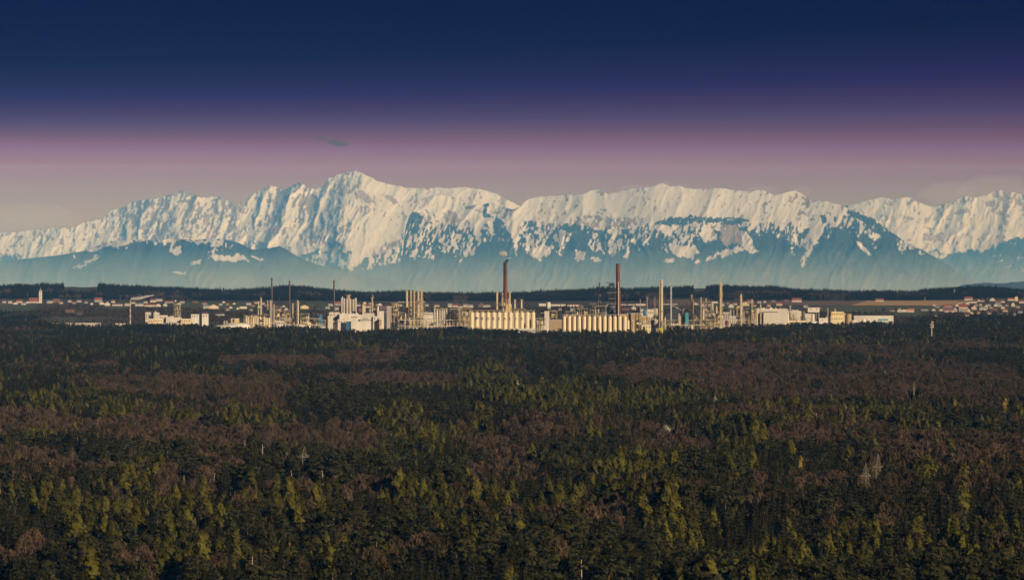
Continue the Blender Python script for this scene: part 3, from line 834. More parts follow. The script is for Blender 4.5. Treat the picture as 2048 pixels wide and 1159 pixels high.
# the power line is kept clear below its towers
pxs = 1024+F*P[:,0]/P[:,1]
zt = terrain(P[:,0], P[:,1])
pys = HY+F*(EYE-zt-19)/P[:,1]
u1 = G.random(len(P)); u2 = G.random(len(P))
n1 = fbm(P[:,0]/90, P[:,1]/230, 31, 3); n2 = fbm(P[:,0]/70, P[:,1]/150, 41, 3); n3 = fbm(P[:,0]/110, P[:,1]/170, 51, 3)
sb, sl, spn = patch_at(BEECH, pxs, pys), patch_at(LARCH, pxs, pys), patch_at(PINE, pxs, pys)
far = sstep(2500, 4200, P[:,1])
pb = np.clip(0.10+2.6*(n1-0.54), 0.04, 0.85); pb = np.maximum(pb, np.clip(sb*3.0, 0, 0.95))
pb = pb*(1-0.35*far*(sb < 0.1))*(1-0.6*(sb < 0.1)*(1-sstep(1350, 1800, P[:,1])))
plr = np.clip(0.03+0.9*(n2-0.58), 0.01, 0.4); plr = np.maximum(plr, np.clip(sl*0.8, 0, 0.40))*(1-0.55*far)
ppn = np.clip(0.08+1.0*(n3-0.5), 0.03, 0.5); ppn = np.maximum(ppn, np.clip(spn*1.2, 0, 0.7))
kind = np.full(len(P), 'spruce', dtype=object)
young = fbm(P[:,0]/60, P[:,1]/90, 61, 3) > 0.6
kind[young] = 'young_spruce'
kind[u1 < ppn] = 'pine'
kind[(u2 < plr)] = 'larch'
bm_ = G.random(len(P)) < pb
kind[bm_] = 'beech'
kind[bm_ & (fbm(P[:,0]/80, P[:,1]/120, 71, 2) > 0.56)] = 'budding'
# broad crowns stand further apart
thin = (np.isin(kind, ['beech', 'budding']) & (G.random(len(P)) < 0.46)) | (G.random(len(P)) < 0.05+0.42*(1-sstep(1600, 3400, P[:,1])))
P, pxs, pys, zt, kind = P[~thin], pxs[~thin], pys[~thin], zt[~thin], kind[~thin]
# height varies in stands and from tree to tree
hs = 0.55+0.85*fbm(P[:,0]/90, P[:,1]/110, 81, 3)+G.normal(0, 0.08, len(P))
hs = np.where(kind == 'larch', hs*1.06, hs)
hs = np.where(kind == 'pine', hs*1.03, hs)
big_ = 1+0.36*(1-sstep(1500, 3400, P[:,1]))     # the nearer stands are older and taller
hs = np.clip(hs, 0.5, 1.32)*big_
ws = hs*G.uniform(0.95, 1.32, len(P))

def tree(kind, x, y, z, rz, s, sz, label, group, name, variant=None):
    v = PROTO[kind][rng.randrange(len(PROTO[kind])) if variant is None else variant]
    o = root(name, label, 'tree', (x, y, z), group, rz)
    o.scale = (s, s, sz)
    mesh_obj('crown', v[0], o); mesh_obj('trunk', v[1], o)
    return o
NAMES = {'spruce': ('spruce_tree', 'dark green pointed spruce', 'spruces of the nearest forest rows'),
 'young_spruce': ('young_spruce_tree', 'short slim green young spruce', 'young spruces of the nearest forest rows'),
 'larch': ('larch_tree', 'bright yellow green larch,', 'larches of the nearest forest rows'),
 'beech': ('beech_tree', 'bare reddish brown beech', 'bare beeches of the nearest forest rows'),
 'budding': ('budding_tree', 'olive brown budding tree', 'budding trees of the nearest forest rows'),
 'pine': ('pine_tree', 'pine with orange bare trunk', 'pines of the nearest forest rows')}
def zone(px, py):
    cs = (300, 'at the far left'), (560, 'left of the left pylons'), (760, 'around the left pylons'), (1100, 'left of centre'), (1400, 'right of centre'), (1640, 'left of the right pylons'), (1860, 'around the right pylons'), (9999, 'at the far right')
    a = next(t for lim, t in cs if px < lim)
    rs = (960, 'level with the pylons'), (1010, 'in front of the pylons'), (1060, 'in the second lowest forest band'), (9999, 'in the lowest forest band')
    return a+', '+next(t for lim, t in rs if py < lim)
for kd in NAMES:
    idx = np.where(kind == kd)[0]
    key = P[idx, 1]/hs[idx]
    inview = (pxs[idx] > -5) & (pxs[idx] < 2053) & (HY+F*(EYE-zt[idx]-20*hs[idx])/P[idx,1] < 1146)
    cand = idx[inview]; cand = cand[np.argsort(P[cand,1]/hs[cand])][:300]
    big = set(cand.tolist())
    nm, lab, grp = NAMES[kd]
    for i in cand:
        zn = zone(pxs[i], pys[i])
        tree(kd, P[i,0], P[i,1], zt[i], rng.uniform(0, 6.28), ws[i], hs[i], lab+' '+zn, grp, nm)
    rest = np.array([i for i in idx if i not in big])
    nv = len(PROTO[kd])
    pts = np.stack([P[rest,0], P[rest,1], zt[rest], G.uniform(0, 6.28, len(rest)), ws[rest], hs[rest], G.integers(0, nv, len(rest))], -1)
    scatter(nm.replace('_tree', '')+'_forest', kd, pts, 'forest of '+lab.split(' with ')[0].strip(',')+' trees reaching back to the refinery', 'forest')

# single trees that stand out of the wood
def at_top(px, py, h):
    """stand a tree of height h so that its tip shows at this place of the photograph"""
    D = F*(EYE-h)/(py-HY); D = F*(EYE-h-Z0(PX(px, D), D))/(py-HY)
    return PX(px, D), D, Z0(PX(px, D), D)
for px, py, s, lab in BLOSSOMS:
    hz_ = 1.22 if s > 1.2 else 1.06
    x, y, z = at_top(px, py, 23.3*hz_)
    tree('blossom', x, y, z, 1.0*px, s if s > 1.2 else s*0.62, hz_, lab, 'blossoming trees in the forest', 'blossom_tree')
for px, py, s, lab in YELLOWS:
    x, y, z = at_top(px, py, 25.3)
    tree('yellow', x, y, z, px, s, 1.5, lab, 'yellow trees in the forest', 'yellow_tree')
# bare pale stems that stand clear of the canopy
M['stem'] = mat('bleached_stem', (0.62,0.47,0.33), (0.45,0.33,0.23), scale=1)
for px, py, ln_, lean in STEMS:
    h = 27.0
    x, y, z = at_top(px, py, h)
    y -= 14; x = PX(px, y)
    o = root('bare_stem', 'pale bare tree stem rising out of the dark forest, %s' % ('tall and straight' if lean == 0 and ln_ > 40 else 'leaning' if lean else 'short and thin'), 'tree', (x, y, z), 'bare pale stems in the forest')
    mb = MB(); m_ = y/F
    mb.bar((0,0,-1), (lean*m_*0.5,0,h*0.6), 0.38, 0.30, 6); mb.bar((lean*m_*0.5,0,h*0.6), (-lean*m_*0.3,0,h), 0.30, 0.1, 6)
    mb.build('trunk', M['stem'], o)
    mb = MB()
    for k in range(7):
        a = rng.uniform(0, 6.28); zz = h*rng.uniform(0.7, 0.98); L_ = rng.uniform(0.6, 2.2)
        mb.bar((0,0,zz), (math.cos(a)*L_, math.sin(a)*L_, zz+0.5), 0.06, 0.02, 3)
    mb.build('branch', M['stem'], o)
# ---------------------------------------------------------------- villages
M['wall_white'] = mat('white_render', (0.66,0.62,0.54), (0.55,0.51,0.45), scale=0.3, rough=0.9)
M['wall_cream'] = mat('cream_render', (0.74,0.62,0.40), (0.62,0.52,0.34), scale=0.3, rough=0.9)
M['wall_grey'] = mat('grey_render', (0.42,0.40,0.38), (0.34,0.32,0.30), scale=0.3, rough=0.9)
M['wall_wood'] = mat('brown_boards', (0.22,0.14,0.09), (0.15,0.10,0.07), scale=0.5, rough=0.9)
M['roof_red'] = mat('red_tiles', (0.27,0.09,0.065), (0.20,0.07,0.055), scale=0.5, rough=0.8)
M['roof_brown'] = mat('brown_tiles', (0.20,0.11,0.085), (0.14,0.08,0.07), scale=0.5, rough=0.8)
M['roof_orange'] = mat('orange_tiles', (0.55,0.20,0.10), (0.42,0.16,0.09), scale=0.5, rough=0.8)
M['roof_purple'] = mat('weathered_purple_tiles', (0.20,0.11,0.14), (0.15,0.08,0.10), scale=0.5, rough=0.8)
M['roof_grey'] = mat('grey_sheet_roof', (0.30,0.30,0.31), (0.22,0.22,0.23), scale=0.5, rough=0.6)
M['roof_white'] = mat('bright_sheet_roof', (0.80,0.77,0.70), (0.68,0.65,0.58), scale=0.2, rough=0.55)
M['window'] = mat('window_glass', (0.03,0.04,0.05), (0.02,0.025,0.03), scale=0.5, rough=0.15)
WALLN = {'wall_white': 'white', 'wall_cream': 'cream', 'wall_grey': 'grey', 'wall_wood': 'brown timber'}
ROOFN = {'roof_red': 'red', 'roof_brown': 'brown', 'roof_orange': 'orange', 'roof_purple': 'purple brown', 'roof_grey': 'grey', 'roof_white': 'pale'}
win_mesh = MB().box(-0.6, 0.6, -0.06, 0.06, -0.75, 0.75).mesh('window', M['window'])
HOUSES = []
def house(px, py, wpx, hpx, wall, roof, where, gable=0, name='house', rz=0.12, depth=None, roofk=0.45, cat='house'):
    """px, py: foot of the front wall in the photograph; hpx: height up to the ridge; gable=1 turns the gable to the camera"""
    x, y, z = hit(px, py)
    k = y/F; w = wpx*k; h = hpx*k
    d = depth or (w*0.75 if not gable else w*1.3)
    hr = h*roofk; hw = h-hr
    style = 'with its gable end in front' if gable else 'with a long front'
    o = root(name, '%s %s, %s roof, %s' % (WALLN[wall], name.replace('_', ' '), ROOFN[roof], where), cat, (x, y+d/2, z-0.3), 'village houses behind the refinery', rz*(-1 if px > 1024 else 1))
    mb = MB(); hx, hy = w/2, d/2
    if gable:
        mb.box(-hx, hx, -hy, hy, -1.5, hw)
        mb.tri((-hx,-hy,hw), (hx,-hy,hw), (0,-hy,h-0.15)); mb.tri((hx,hy,hw), (-hx,hy,hw), (0,hy,h-0.15))
    else:
        mb.box(-hx, hx, -hy, hy, -1.5, hw)
        mb.tri((hx,-hy,hw), (hx,hy,hw), (hx,0,h-0.15)); mb.tri((-hx,hy,hw), (-hx,-hy,hw), (-hx,0,h-0.15))
    mb.build('wall', M[wall], o)
    mb = MB(); e = 0.5; t_ = 0.25; sl = hr/(hx if gable else hy)
    for s in (-1, 1):
        if gable:
            a = [(s*(hx+e), -hy-e, hw-e*sl+0.05), (s*(hx+e), hy+e, hw-e*sl+0.05), (0, hy+e, h+0.05), (0, -hy-e, h+0.05)]
        else:
            a = [(-hx-e, s*(hy+e), hw-e*sl+0.05), (hx+e, s*(hy+e), hw-e*sl+0.05), (hx+e, 0, h+0.05), (-hx-e, 0, h+0.05)]
        n = len(mb.v); mb.v += a+[(p[0], p[1], p[2]+t_) for p in a]
        for q in ((0,1,2,3),(4,5,6,7),(0,1,5,4),(1,2,6,5),(2,3,7,6),(3,0,4,7)): mb.f.append(tuple(n+i for i in q)); mb.mi.append(0)
    mb.build('roof', M[roof], o)
    if w < 30: MB().box(hx*0.3, hx*0.3+0.7, -0.35+hy*0.3, 0.35+hy*0.3, h-hr*0.5, h+0.9).build('chimney', M['wall_grey'], o)
    nw = max(2, min(9, int(w/3.4)))
    for r_ in range(1 if hw < 4.6 else 2):
        for i in range(nw):
            wo = mesh_obj('window', win_mesh, o); wo.location = (-hx+w*(i+0.5)/nw, -hy-0.03, 1.6+2.6*r_)
    HOUSES.append((px, py, wpx))
    return o
H = house
# left village with the church
H(38,606,12,7,'wall_white','roof_red','first from the left edge'); H(55,607,7,5,'wall_white','roof_brown','directly left of the church nave',1)
H(99,606,11,5,'wall_white','roof_grey','just right of the church tower'); H(112,605,14,8,'wall_wood','roof_brown','second right of the church tower',0,'barn',cat='barn')
H(139,604,7,4,'wall_white','roof_grey','alone between the church and the red roofed farm'); H(158,604,9,4,'wall_white','roof_grey','small, midway between church and striped chimney')
H(196,604,15,9,'wall_grey','roof_red','with the biggest red roof left of the striped chimney'); H(203,609,10,6,'wall_white','roof_brown','below the big red roof',1)
H(214,612,11,9,'wall_white','roof_brown','tall and bright above the small meadow',1); H(234,612,21,6,'wall_white','roof_brown','the long one above the small meadow')
H(254,612,10,6,'wall_white','roof_grey','just left of the striped chimney'); H(278,612,17,6,'wall_white','roof_grey','right of the striped chimney',0)
H(291,606,8,4,'wall_white','roof_grey','small, under the steam plume'); H(306,604,12,7,'wall_cream','roof_brown','uphill under the steam plume'); H(318,602,12,5,'wall_white','roof_grey','highest under the wooded ridge')
H(300,613,24,6,'wall_white','roof_red','the lower long one right of the chimney'); H(316,613,10,6,'wall_white','roof_brown','end of the long row right of the chimney',1)
H(338,606,18,5,'wall_grey','roof_red','with a flat red roof below the pale quarry'); H(351,604,3,5,'wall_white','roof_grey','tiny and white below the pale quarry',1)
H(390,606,12,4,'wall_wood','roof_brown','at the wood edge above the tower frame'); H(412,617,12,7,'wall_white','roof_grey','left of the big cream barn'); 
H(140,625,20,6,'wall_wood','roof_brown','alone in the purple wood below the church',0,'barn',cat='barn'); H(160,629,14,4,'wall_wood','roof_brown','lower one in the purple wood',0,'barn',cat='barn')
H(426,618,20,9,'wall_cream','roof_white','big and square right of the village',1,'barn',depth=26,cat='barn'); H(486,618,14,5,'wall_cream','roof_white','low, before the dark red stack',0,'barn',cat='barn')
H(409,609,9,5,'wall_grey','roof_brown','above the big cream barn'); H(461,617,7,5,'wall_white','roof_brown','between the two cream barns',1); H(475,619,6,5,'wall_white','roof_red','small, left of the low cream barn',1)
H(441,611,7,4,'wall_white','roof_grey','above and right of the big cream barn'); H(410,633,11,8,'wall_white','roof_brown','standing in trees before the big cream barn'); H(440,632,18,3.4,'wall_white','roof_white','long and flat in trees before the big cream barn')
H(526,609,7,4,'wall_white','roof_grey','left of the dark red stack'); H(567,614,6,4,'wall_white','roof_brown','between the dark red stack and the grey stack',1); H(572,620,7,5,'wall_white','roof_red','lower one between the dark stacks',1)
H(608,618,16,8,'wall_cream','roof_white','bright, right of the grey stack',1,'barn',roofk=0.35,cat='barn'); H(655,618,8,5,'wall_white','roof_grey','left of the third dark stack'); H(661,612,9,5,'wall_white','roof_grey','upper one left of the third dark stack')
H(675,611,12,8,'wall_grey','roof_red','with a steep red roof beside the third dark stack'); H(672,620,12,6,'wall_white','roof_grey','under the steep red roof')
H(723,624,12,8,'wall_wood','roof_brown','between the grey silos and the curved vent stack'); H(735,615,16,6,'wall_white','roof_brown','before the curved vent stack',0); H(766,619,14,7,'wall_wood','roof_purple','right of the mushroom shaped water tower')
H(775,627,12,6,'wall_wood','roof_brown','lower right of the mushroom shaped water tower'); H(800,612,8,4,'wall_white','roof_grey','just left of the tall column group')
H(854,612,6,4,'wall_white','roof_grey','right of the tall column group'); H(873,613,11,5,'wall_cream','roof_brown','above the white process hall')
for i, (px, py, w, h, wl_, rf) in enumerate([(900,614,9,7,'wall_white','roof_grey'),(911,614,10,6,'wall_white','roof_red'),(921,615,10,5,'wall_white','roof_brown'),(931,614,9,6,'wall_cream','roof_grey'),(940,615,12,6,'wall_white','roof_grey')]):
    H(px, py, w, h, wl_, rf, '%s in the row left of first brick chimney' % ('first','second','third','fourth','fifth')[i])
H(962,614,14,8,'wall_wood','roof_brown','steep, right of the house row',1); H(973,614,14,5,'wall_white','roof_grey','beside the steep brown house left of the first brick chimney')
H(1268,619,8,8,'wall_white','roof_grey','beside the second brick chimney',1); H(1252,621,14,5,'wall_wood','roof_brown','right of the second brick chimney'); 
H(1287,624,9,8,'wall_grey','roof_grey','behind the thin cream stacks'); H(1303,627,16,9,'wall_white','roof_white','behind the tallest cream stack',0,roofk=0.15); H(1312,631,8,14,'wall_white','roof_white','tall, right beside the tallest cream stack',0,roofk=0.08)
H(1430,607,11,4,'wall_white','roof_white','above the pipe columns near the tallest column'); H(1456,608,5,4,'wall_cream','roof_red','tiny, right of the tallest distillation column'); H(1463,616,10,9,'wall_white','roof_grey','broad, right of the tallest distillation column',1)
H(1492,612,13,9,'wall_cream','roof_red','big, behind the slim banded column',1); H(1501,606,14,7,'wall_grey','roof_red','with the highest red roof behind the slim banded column'); H(1486,606,6,4,'wall_white','roof_brown','left of the highest red roof')
H(1519,606,8,4,'wall_white','roof_grey','small on the ploughed field'); H(1538,613,7,6,'wall_cream','roof_brown','just above the big factory hall'); H(1559,611,12,7,'wall_cream','roof_red','above the middle of the big factory hall')
H(1573,604,9,5,'wall_wood','roof_brown','at the wood edge above the big factory hall'); H(1594,604.5,19,9,'wall_white','roof_red','the large one at the wood edge above the factory hall'); H(1760,603.5,16,7,'wall_white','roof_red','alone on top of the straw coloured field')
# right village
H(1800,624,9,8,'wall_white','roof_brown','gable of the farm below the straw field',1); H(1806,624,16,5,'wall_white','roof_white','long wing of the farm below the straw field'); H(1822,624,14,7,'wall_white','roof_orange','with the orange roof below the straw field')
H(1785,623,10,4,'wall_white','roof_brown','leftmost of the farm below the straw field'); H(1850,622,14,4,'wall_white','roof_grey','low, between the farm and the right village'); H(1868,622,8,5,'wall_white','roof_grey','bright, left of the right village',1)
H(1883,622,9,5,'wall_cream','roof_brown','second, left of the right village',1); H(1901,624,22,11,'wall_white','roof_purple','largest of the right village with a huge purple roof',0,roofk=0.68); H(1911,624,8,9,'wall_white','roof_purple','gable beside the huge purple roof',1)
H(1897,615,17,7,'wall_white','roof_red','long one above the huge purple roof'); H(1915,613,7,6,'wall_white','roof_red','at the right end of the long one above the purple roof',1)
H(1928,617,18,9,'wall_cream','roof_red','with a wide red roof in the village centre',0,roofk=0.6); H(1928,624,18,7,'wall_grey','roof_grey','under the wide red roof',0,roofk=0.7); H(1938,624,7,7,'wall_cream','roof_grey','gable right of the grey roof',1)
H(1949,619,10,8,'wall_cream','roof_grey','broad gable in the village centre',1); H(1938,601,16,8,'wall_white','roof_red','topmost long one of the right village',0); H(1946,606,18,6,'wall_white','roof_brown','below the topmost long one')
H(1958,603,5,5,'wall_cream','roof_red','tiny, right of the topmost long one',1); H(1965,603,8,4,'wall_white','roof_red','beside the tiny cream gable'); H(1967,620,14,7,'wall_white','roof_grey','at the lower right of the village centre'); H(1973,617,7,8,'wall_white','roof_brown','tall gable at the lower right of the village centre',1)
H(1977,612,10,4,'wall_white','roof_grey','between dark trees in the right village'); H(1986,602,11,7,'wall_white','roof_red','uphill behind dark trees in the right village',1); H(1996,609,11,8,'wall_grey','roof_brown','with a steep brown roof near the right edge'); H(2000,613,9,4,'wall_white','roof_grey','below the steep brown roof')
H(2011,623,9,6,'wall_cream','roof_red','lowest cream one near the right edge'); H(1990,622,12,5,'wall_wood','roof_brown','half hidden in the purple wood near the right edge'); H(2020,601,8,6,'wall_white','roof_red','first in the top row at the right edge')
H(2028,601,9,6,'wall_white','roof_brown','second in the top row at the right edge'); H(2033.5,602,6,10,'wall_cream','roof_grey','tall and narrow in the top row at the right edge',1,roofk=0.2); H(2027,613,7,9,'wall_cream','roof_brown','bright gable under the top row at the right edge',1)
H(2044,606,10,6,'wall_white','roof_red','last one, cut by the right edge'); H(2001,633,10,4,'wall_white','roof_brown','low in the purple wood at the right',0); H(2030,632,6,6,'wall_grey','roof_grey','small in the purple wood at the right edge',1); H(1934,632,9,4,'wall_cream','roof_brown','lowest one below the right village')
H(1872,634,5,4,'wall_cream','roof_grey','tiny, behind the antenna tower',1)
# more small houses of each hamlet
for lab, spots in (('tiny pale house scattered in the hamlet above the left process units', [(447,606),(455,610),(468,609),(497,610),(505,613),(512,607),(519,616),(533,612),(455,621),(502,621)]),
    ('tiny pale house of the hamlet behind the white works', [(708,616),(716,612),(729,608),(742,610),(748,620),(785,615),(792,609),(759,611)]),
    ('tiny house among trees in the right village', [(1876,616),(1889,617),(1921,607),(1953,612),(1962,611),(1983,617),(2006,605),(2014,612),(2036,616),(2017,631),(1978,628),(1957,627),(1944,628),(2041,626),(1992,613),(1935,609),(2007,618),(1869,612)]),
    ('tiny house beside the church village', [(20,607),(30,609),(47,610),(122,607),(148,607),(172,606),(183,609),(226,605),(266,607),(330,612),(357,610),(364,606),(8,606)]),
    ('tiny house behind the right hand process area', [(1345,613),(1353,617),(1392,610),(1408,613),(1445,612),(1471,610),(1479,616),(1508,613),(1530,605),(1547,604),(1612,615),(1640,618),(1215,613),(1225,617),(1162,614),(1145,622),(1120,620),(1108,624)])):
    for i, (px, py) in enumerate(spots):
        q = (px*7+py) % 5
        o = H(px, py, 6+q*0.8, 4.2+(q % 3)*0.8, ('wall_white','wall_cream','wall_white','wall_grey','wall_white')[q], ('roof_red','roof_brown','roof_grey','roof_brown','roof_purple')[(px+py) % 5], '', gable=(px % 3 == 0))
        o['label'] = lab; o['group'] = lab.replace('tiny pale house', 'tiny houses').replace('tiny house', 'tiny houses')
# the long factory row behind the brick chimneys
def long_hall(px0, px1, py, hpx, roof, label, wall='wall_white', D=None):
    x0, y, z = hit((px0+px1)/2, py)
    if D: y = D; z = Z0(PX((px0+px1)/2, D), D)
    k = y/F; w = (px1-px0)*k; h = hpx*k
    o = root('factory_hall', label, 'hall', (PX((px0+px1)/2, y), y+10, z-0.2))
    MB().box(-w/2, w/2, -10, 10, -1, h*0.75).build('wall', M[wall], o)
    MB().box(-w/2-0.4, w/2+0.4, -10.4, 10.4, h*0.75, h).build('roof', M[roof], o)
    for i in range(max(3, int(w/7))):
        wo = mesh_obj('window', win_mesh, o); wo.location = (-w/2+w*(i+0.5)/max(3, int(w/7)), -10.03, h*0.4)
    return o
long_hall(1078,1092,612,5,'roof_white','short pale hall left of the small round tank in the far row')
long_hall(1101,1131,612,3.6,'roof_white','long low white hall right of the small round tank')
long_hall(1135,1160,613,5,'roof_brown','long hall with a brown roof between the brick chimneys')
long_hall(1242,1274,610,2.6,'roof_red','very long low hall with a thin red roof right of the second brick chimney')
long_hall(1272,1291,611,3.4,'roof_white','bright white hall at the end of the long red roof')
long_hall(1327,1355,609.5,1.6,'roof_white','thin white greenhouse strip on the brown field')

# church
x, y, z = hit(81, 606)
k = y/F
o = root('church_tower', 'slender white church tower with a dark onion spire, left village', 'church tower', (x, y, z))
MB().box(-3.6, 3.6, -3.6, 3.6, -1, 24*k).build('wall', M['wall_white'], o)
MB().box(-3.9, 3.9, -3.9, 3.9, 24*k, 24*k+0.6).build('cornice', M['wall_grey'], o)
mb = MB(); a = 24*k+0.6
mb.lathe([(3.4,a),(2.6,a+1.4),(1.7,a+2.2),(2.0,a+3.2),(1.5,a+4.3),(0.5,a+6),(0.25,a+9.5)], n=10); mb.build('spire', M['roof_grey'], o, True)
MB().box(-0.12, 0.12, -0.12, 0.12, a+9.5, a+11.5).box(-0.6, 0.6, -0.1, 0.1, a+10.5, a+10.75).build('cross', M['roof_grey'], o)
for zz in (21*k, 15*k, 8*k):
    for s in (0,):
        wo = mesh_obj('window', win_mesh, o); wo.location = (0, -3.65, zz); wo.scale = (1.3, 1, 1.8)
o = root('church_nave', 'church nave with a steep red roof beside the white tower', 'church', (PX(68, y), y+2, z))
w = 19*k/2
MB().box(-w, w, -6, 6, -1, 4.5).build('wall', M['wall_white'], o)
mb = MB()
for s in (-1, 1): mb.quad((-w-0.3, s*6.5, 4.2), (w, s*6.5, 4.2), (w, 0, 14), (-w-0.3, 0, 14))
mb.tri((-w-0.3,-6.5,4.2), (-w-0.3,6.5,4.2), (-w-0.3,0,14)); mb.tri((w,-6.5,4.2), (w,0,14), (w,6.5,4.2))
mb.build('roof', M['roof_red'], o)
for i in range(4):
    wo = mesh_obj('window', win_mesh, o); wo.location = (-w+2*w*(i+0.5)/4, -6.05, 2.4); wo.scale = (0.9, 1, 1.5)

# ---------------------------------------------------------------- woods between the refinery and the ridge
def region(px, py, L):
    s = np.zeros(px.shape)
    for cx, cy, rx, ry, v in L: s = np.where(((px-cx)/rx)**2+((py-cy)/ry)**2 < 1, v, s)
    return s
# density of trees where their feet show (column, row, half width, half height, density)
DENS = [(1024,640,1300,22,0.10),(1024,616,1300,9,0.015),(1024,606,1300,6,0.004),(180,632,210,11,0.6),(60,636,120,8,0.9),(160,620,90,6,0.3),(340,629,120,6,0.5),(430,640,60,9,0.5),(520,630,60,6,0.2),(640,628,60,8,0.15),(760,634,70,8,0.2),
 (1010,626,90,7,0.4),(1165,622,70,6,0.5),(1250,628,80,6,0.2),(1340,628,60,6,0.2),(1600,634,60,5,0.5),(1700,638,60,5,0.5),(1850,642,70,7,0.7),(1980,640,110,10,0.6),(1975,612,18,5,0.3),
 (36,618,50,12,0.0),(232,618,34,7,0.0),(120,643,60,6,0.0),(200,643,60,5,0.0),(1650,610,140,9,0.0),(1820,610,120,10,0.0),(1815,632,40,8,0.0),(1480,617,70,10,0.012),(1660,622,90,8,0.003),(450,618,70,9,0.012),(640,618,60,8,0.012),(340,616,60,5,0.03)]
Q = []
for d0, d1, sp in ((5500, 8700, 9.0),):
    q = grid_points(d0, d1, sp, 120); Q.append(q)
Q = np.concatenate(Q)
qx = 1024+F*Q[:,0]/Q[:,1]; qz = terrain(Q[:,0], Q[:,1]); qy = HY+F*(EYE-qz)/Q[:,1]
dn = region(qx, qy, DENS)*np.clip(0.45+1.1*fbm(Q[:,0]/80, Q[:,1]/240, 91, 2), 0.1, 1.3)
keep = G.random(len(Q)) < dn
# nothing grows in the refinery yard, on the houses or right before them
inyard = (qx > 425) & (qx < 1800) & (Q[:,1] < 6150) & ~((qx > 1560) & (Q[:,1] > 6050))
inyard |= (qx > 284) & (qx < 420) & (Q[:,1] < 5900)
for hx, hy, hw in HOUSES:
    keep &= ~((np.abs(qx-hx) < hw*0.5+1.5) & (qy > hy-2.5) & (qy < hy+8.5))
keep &= ~inyard & (Q[:,1] > edge_d(qx)+6)
Q, qx, qy, qz = Q[keep], qx[keep], qy[keep], qz[keep]
mix = fbm(Q[:,0]/120, Q[:,1]/300, 101, 3)+G.normal(0, 0.07, len(Q))
con = (mix > 0.60) | ((qx < 100) & (qy > 630) & (qy < 646) & (mix > 0.38))
for nm, kd, sel, lab in (('wood', 'beech', ~con & (mix > 0.42), 'purple brown bare woods between the refinery and the villages'), ('wood', 'budding', ~con & (mix <= 0.42), 'olive brown budding trees around the villages'), ('wood', 'spruce', con, 'dark spruce copses between the refinery and the ridge')):
    q = Q[sel]; n = len(q); hh = G.uniform(0.34, 0.62, n)*np.where(qy[sel] < 622, 0.8, 1.05)
    scatter(nm, kd, np.stack([q[:,0], q[:,1], qz[sel], G.uniform(0, 6.28, n), hh*1.15, hh, G.integers(0, len(PROTO[kd]), n)], -1), lab, 'wood')
# wooded ridge
q = grid_points(8460, 9560, 11.0, 200)
qx = 1024+F*q[:,0]/q[:,1]
cut = np.zeros(len(q), bool)
for a, b in CUTS: cut |= (qx > a) & (qx < b) & (q[:,1] > 8850)
low = np.interp(qx, [0,120,190,330,500,800,1000,1290,1300,1420,1430,1480,1700,1900,2048], [8650,8600,8600,8560,8520,8480,8470,8480,8700,8700,8520,8560,8620,8640,8800])
q = q[~cut & (q[:,1] > low+60*(fbm(qx/20, qx*0, 6, 2)-0.5))]
qx = 1024+F*q[:,0]/q[:,1]; qz = terrain(q[:,0], q[:,1]); n = len(q)
hh = 0.70+0.22*(fbm(qx/14, q[:,1]/200, 7, 2)-0.5)*2*0.5+G.normal(0, 0.11, n)
bro = (fbm(qx/40, q[:,1]/150, 12, 2) > 0.66) & (q[:,1] < 8900)
for kd, sel, lab in (('spruce', ~bro, 'dark spruce forest covering the long ridge below the mountains'), ('beech', bro, 'brown bare woods on the lower slope of the ridge')):
    m_ = int(sel.sum())
    scatter('ridge_forest', kd, np.stack([q[sel,0], q[sel,1], qz[sel], G.uniform(0, 6.28, m_), hh[sel]*1.25, hh[sel], G.integers(0, len(PROTO[kd]), m_)], -1), lab, 'forest')
# ---------------------------------------------------------------- refinery
M['cream'] = mat('cream_paint', (0.74,0.64,0.42), (0.62,0.52,0.34), scale=0.12, rough=0.6, vscale=(1,1,0.15))
M['silo'] = mat('silo_aluminium_cream', (0.72,0.62,0.42), (0.63,0.53,0.35), scale=0.15, rough=0.5, vscale=(1,1,0.1))
M['white'] = mat('white_cladding', (0.72,0.69,0.62), (0.58,0.55,0.49), scale=0.08, rough=0.6, vscale=(1,1,0.25))
M['greyclad'] = mat('grey_cladding', (0.48,0.45,0.40), (0.40,0.37,0.33), scale=0.1, rough=0.7, vscale=(1,1,0.3))
M['paleclad'] = mat('pale_ribbed_cladding', (0.60,0.57,0.52), (0.53,0.50,0.45), scale=0.1, rough=0.7, vscale=(1,1,0.2))
M['yellow_p'] = mat('yellow_cladding', (0.74,0.58,0.26), (0.62,0.48,0.22), scale=0.15, rough=0.7)
M['ochre'] = mat('ochre_boards', (0.45,0.33,0.16), (0.36,0.26,0.13), scale=0.3, rough=0.8)
M['tan'] = mat('tan_concrete', (0.46,0.35,0.22), (0.38,0.29,0.19), scale=0.15, rough=0.9)
M['brick'] = mat('red_brown_brick', (0.19,0.062,0.042), (0.13,0.045,0.032), scale=0.1, rough=0.9)
M['darkstack'] = mat('dark_brown_steel', (0.11,0.065,0.05), (0.07,0.045,0.038), scale=0.1, rough=0.8)
M['soot'] = mat('sooty_brick', (0.085,0.05,0.045), (0.05,0.035,0.03), scale=0.2, rough=0.9)
M['steel'] = mat('galvanised_steel', (0.52,0.47,0.38), (0.40,0.36,0.30), scale=0.2, rough=0.5, metal=0.1)
M['darksteel'] = mat('dark_steel', (0.05,0.055,0.06), (0.035,0.04,0.045), scale=0.2, rough=0.6)
M['rust'] = mat('primer_red_steel', (0.30,0.12,0.07), (0.22,0.09,0.06), scale=0.3, rough=0.8)
M['gold'] = mat('yellow_railing_paint', (0.72,0.52,0.12), (0.58,0.42,0.12), scale=0.3, rough=0.6)
M['blue'] = mat('blue_cladding', (0.04,0.16,0.30), (0.03,0.12,0.24), scale=0.1, rough=0.5)
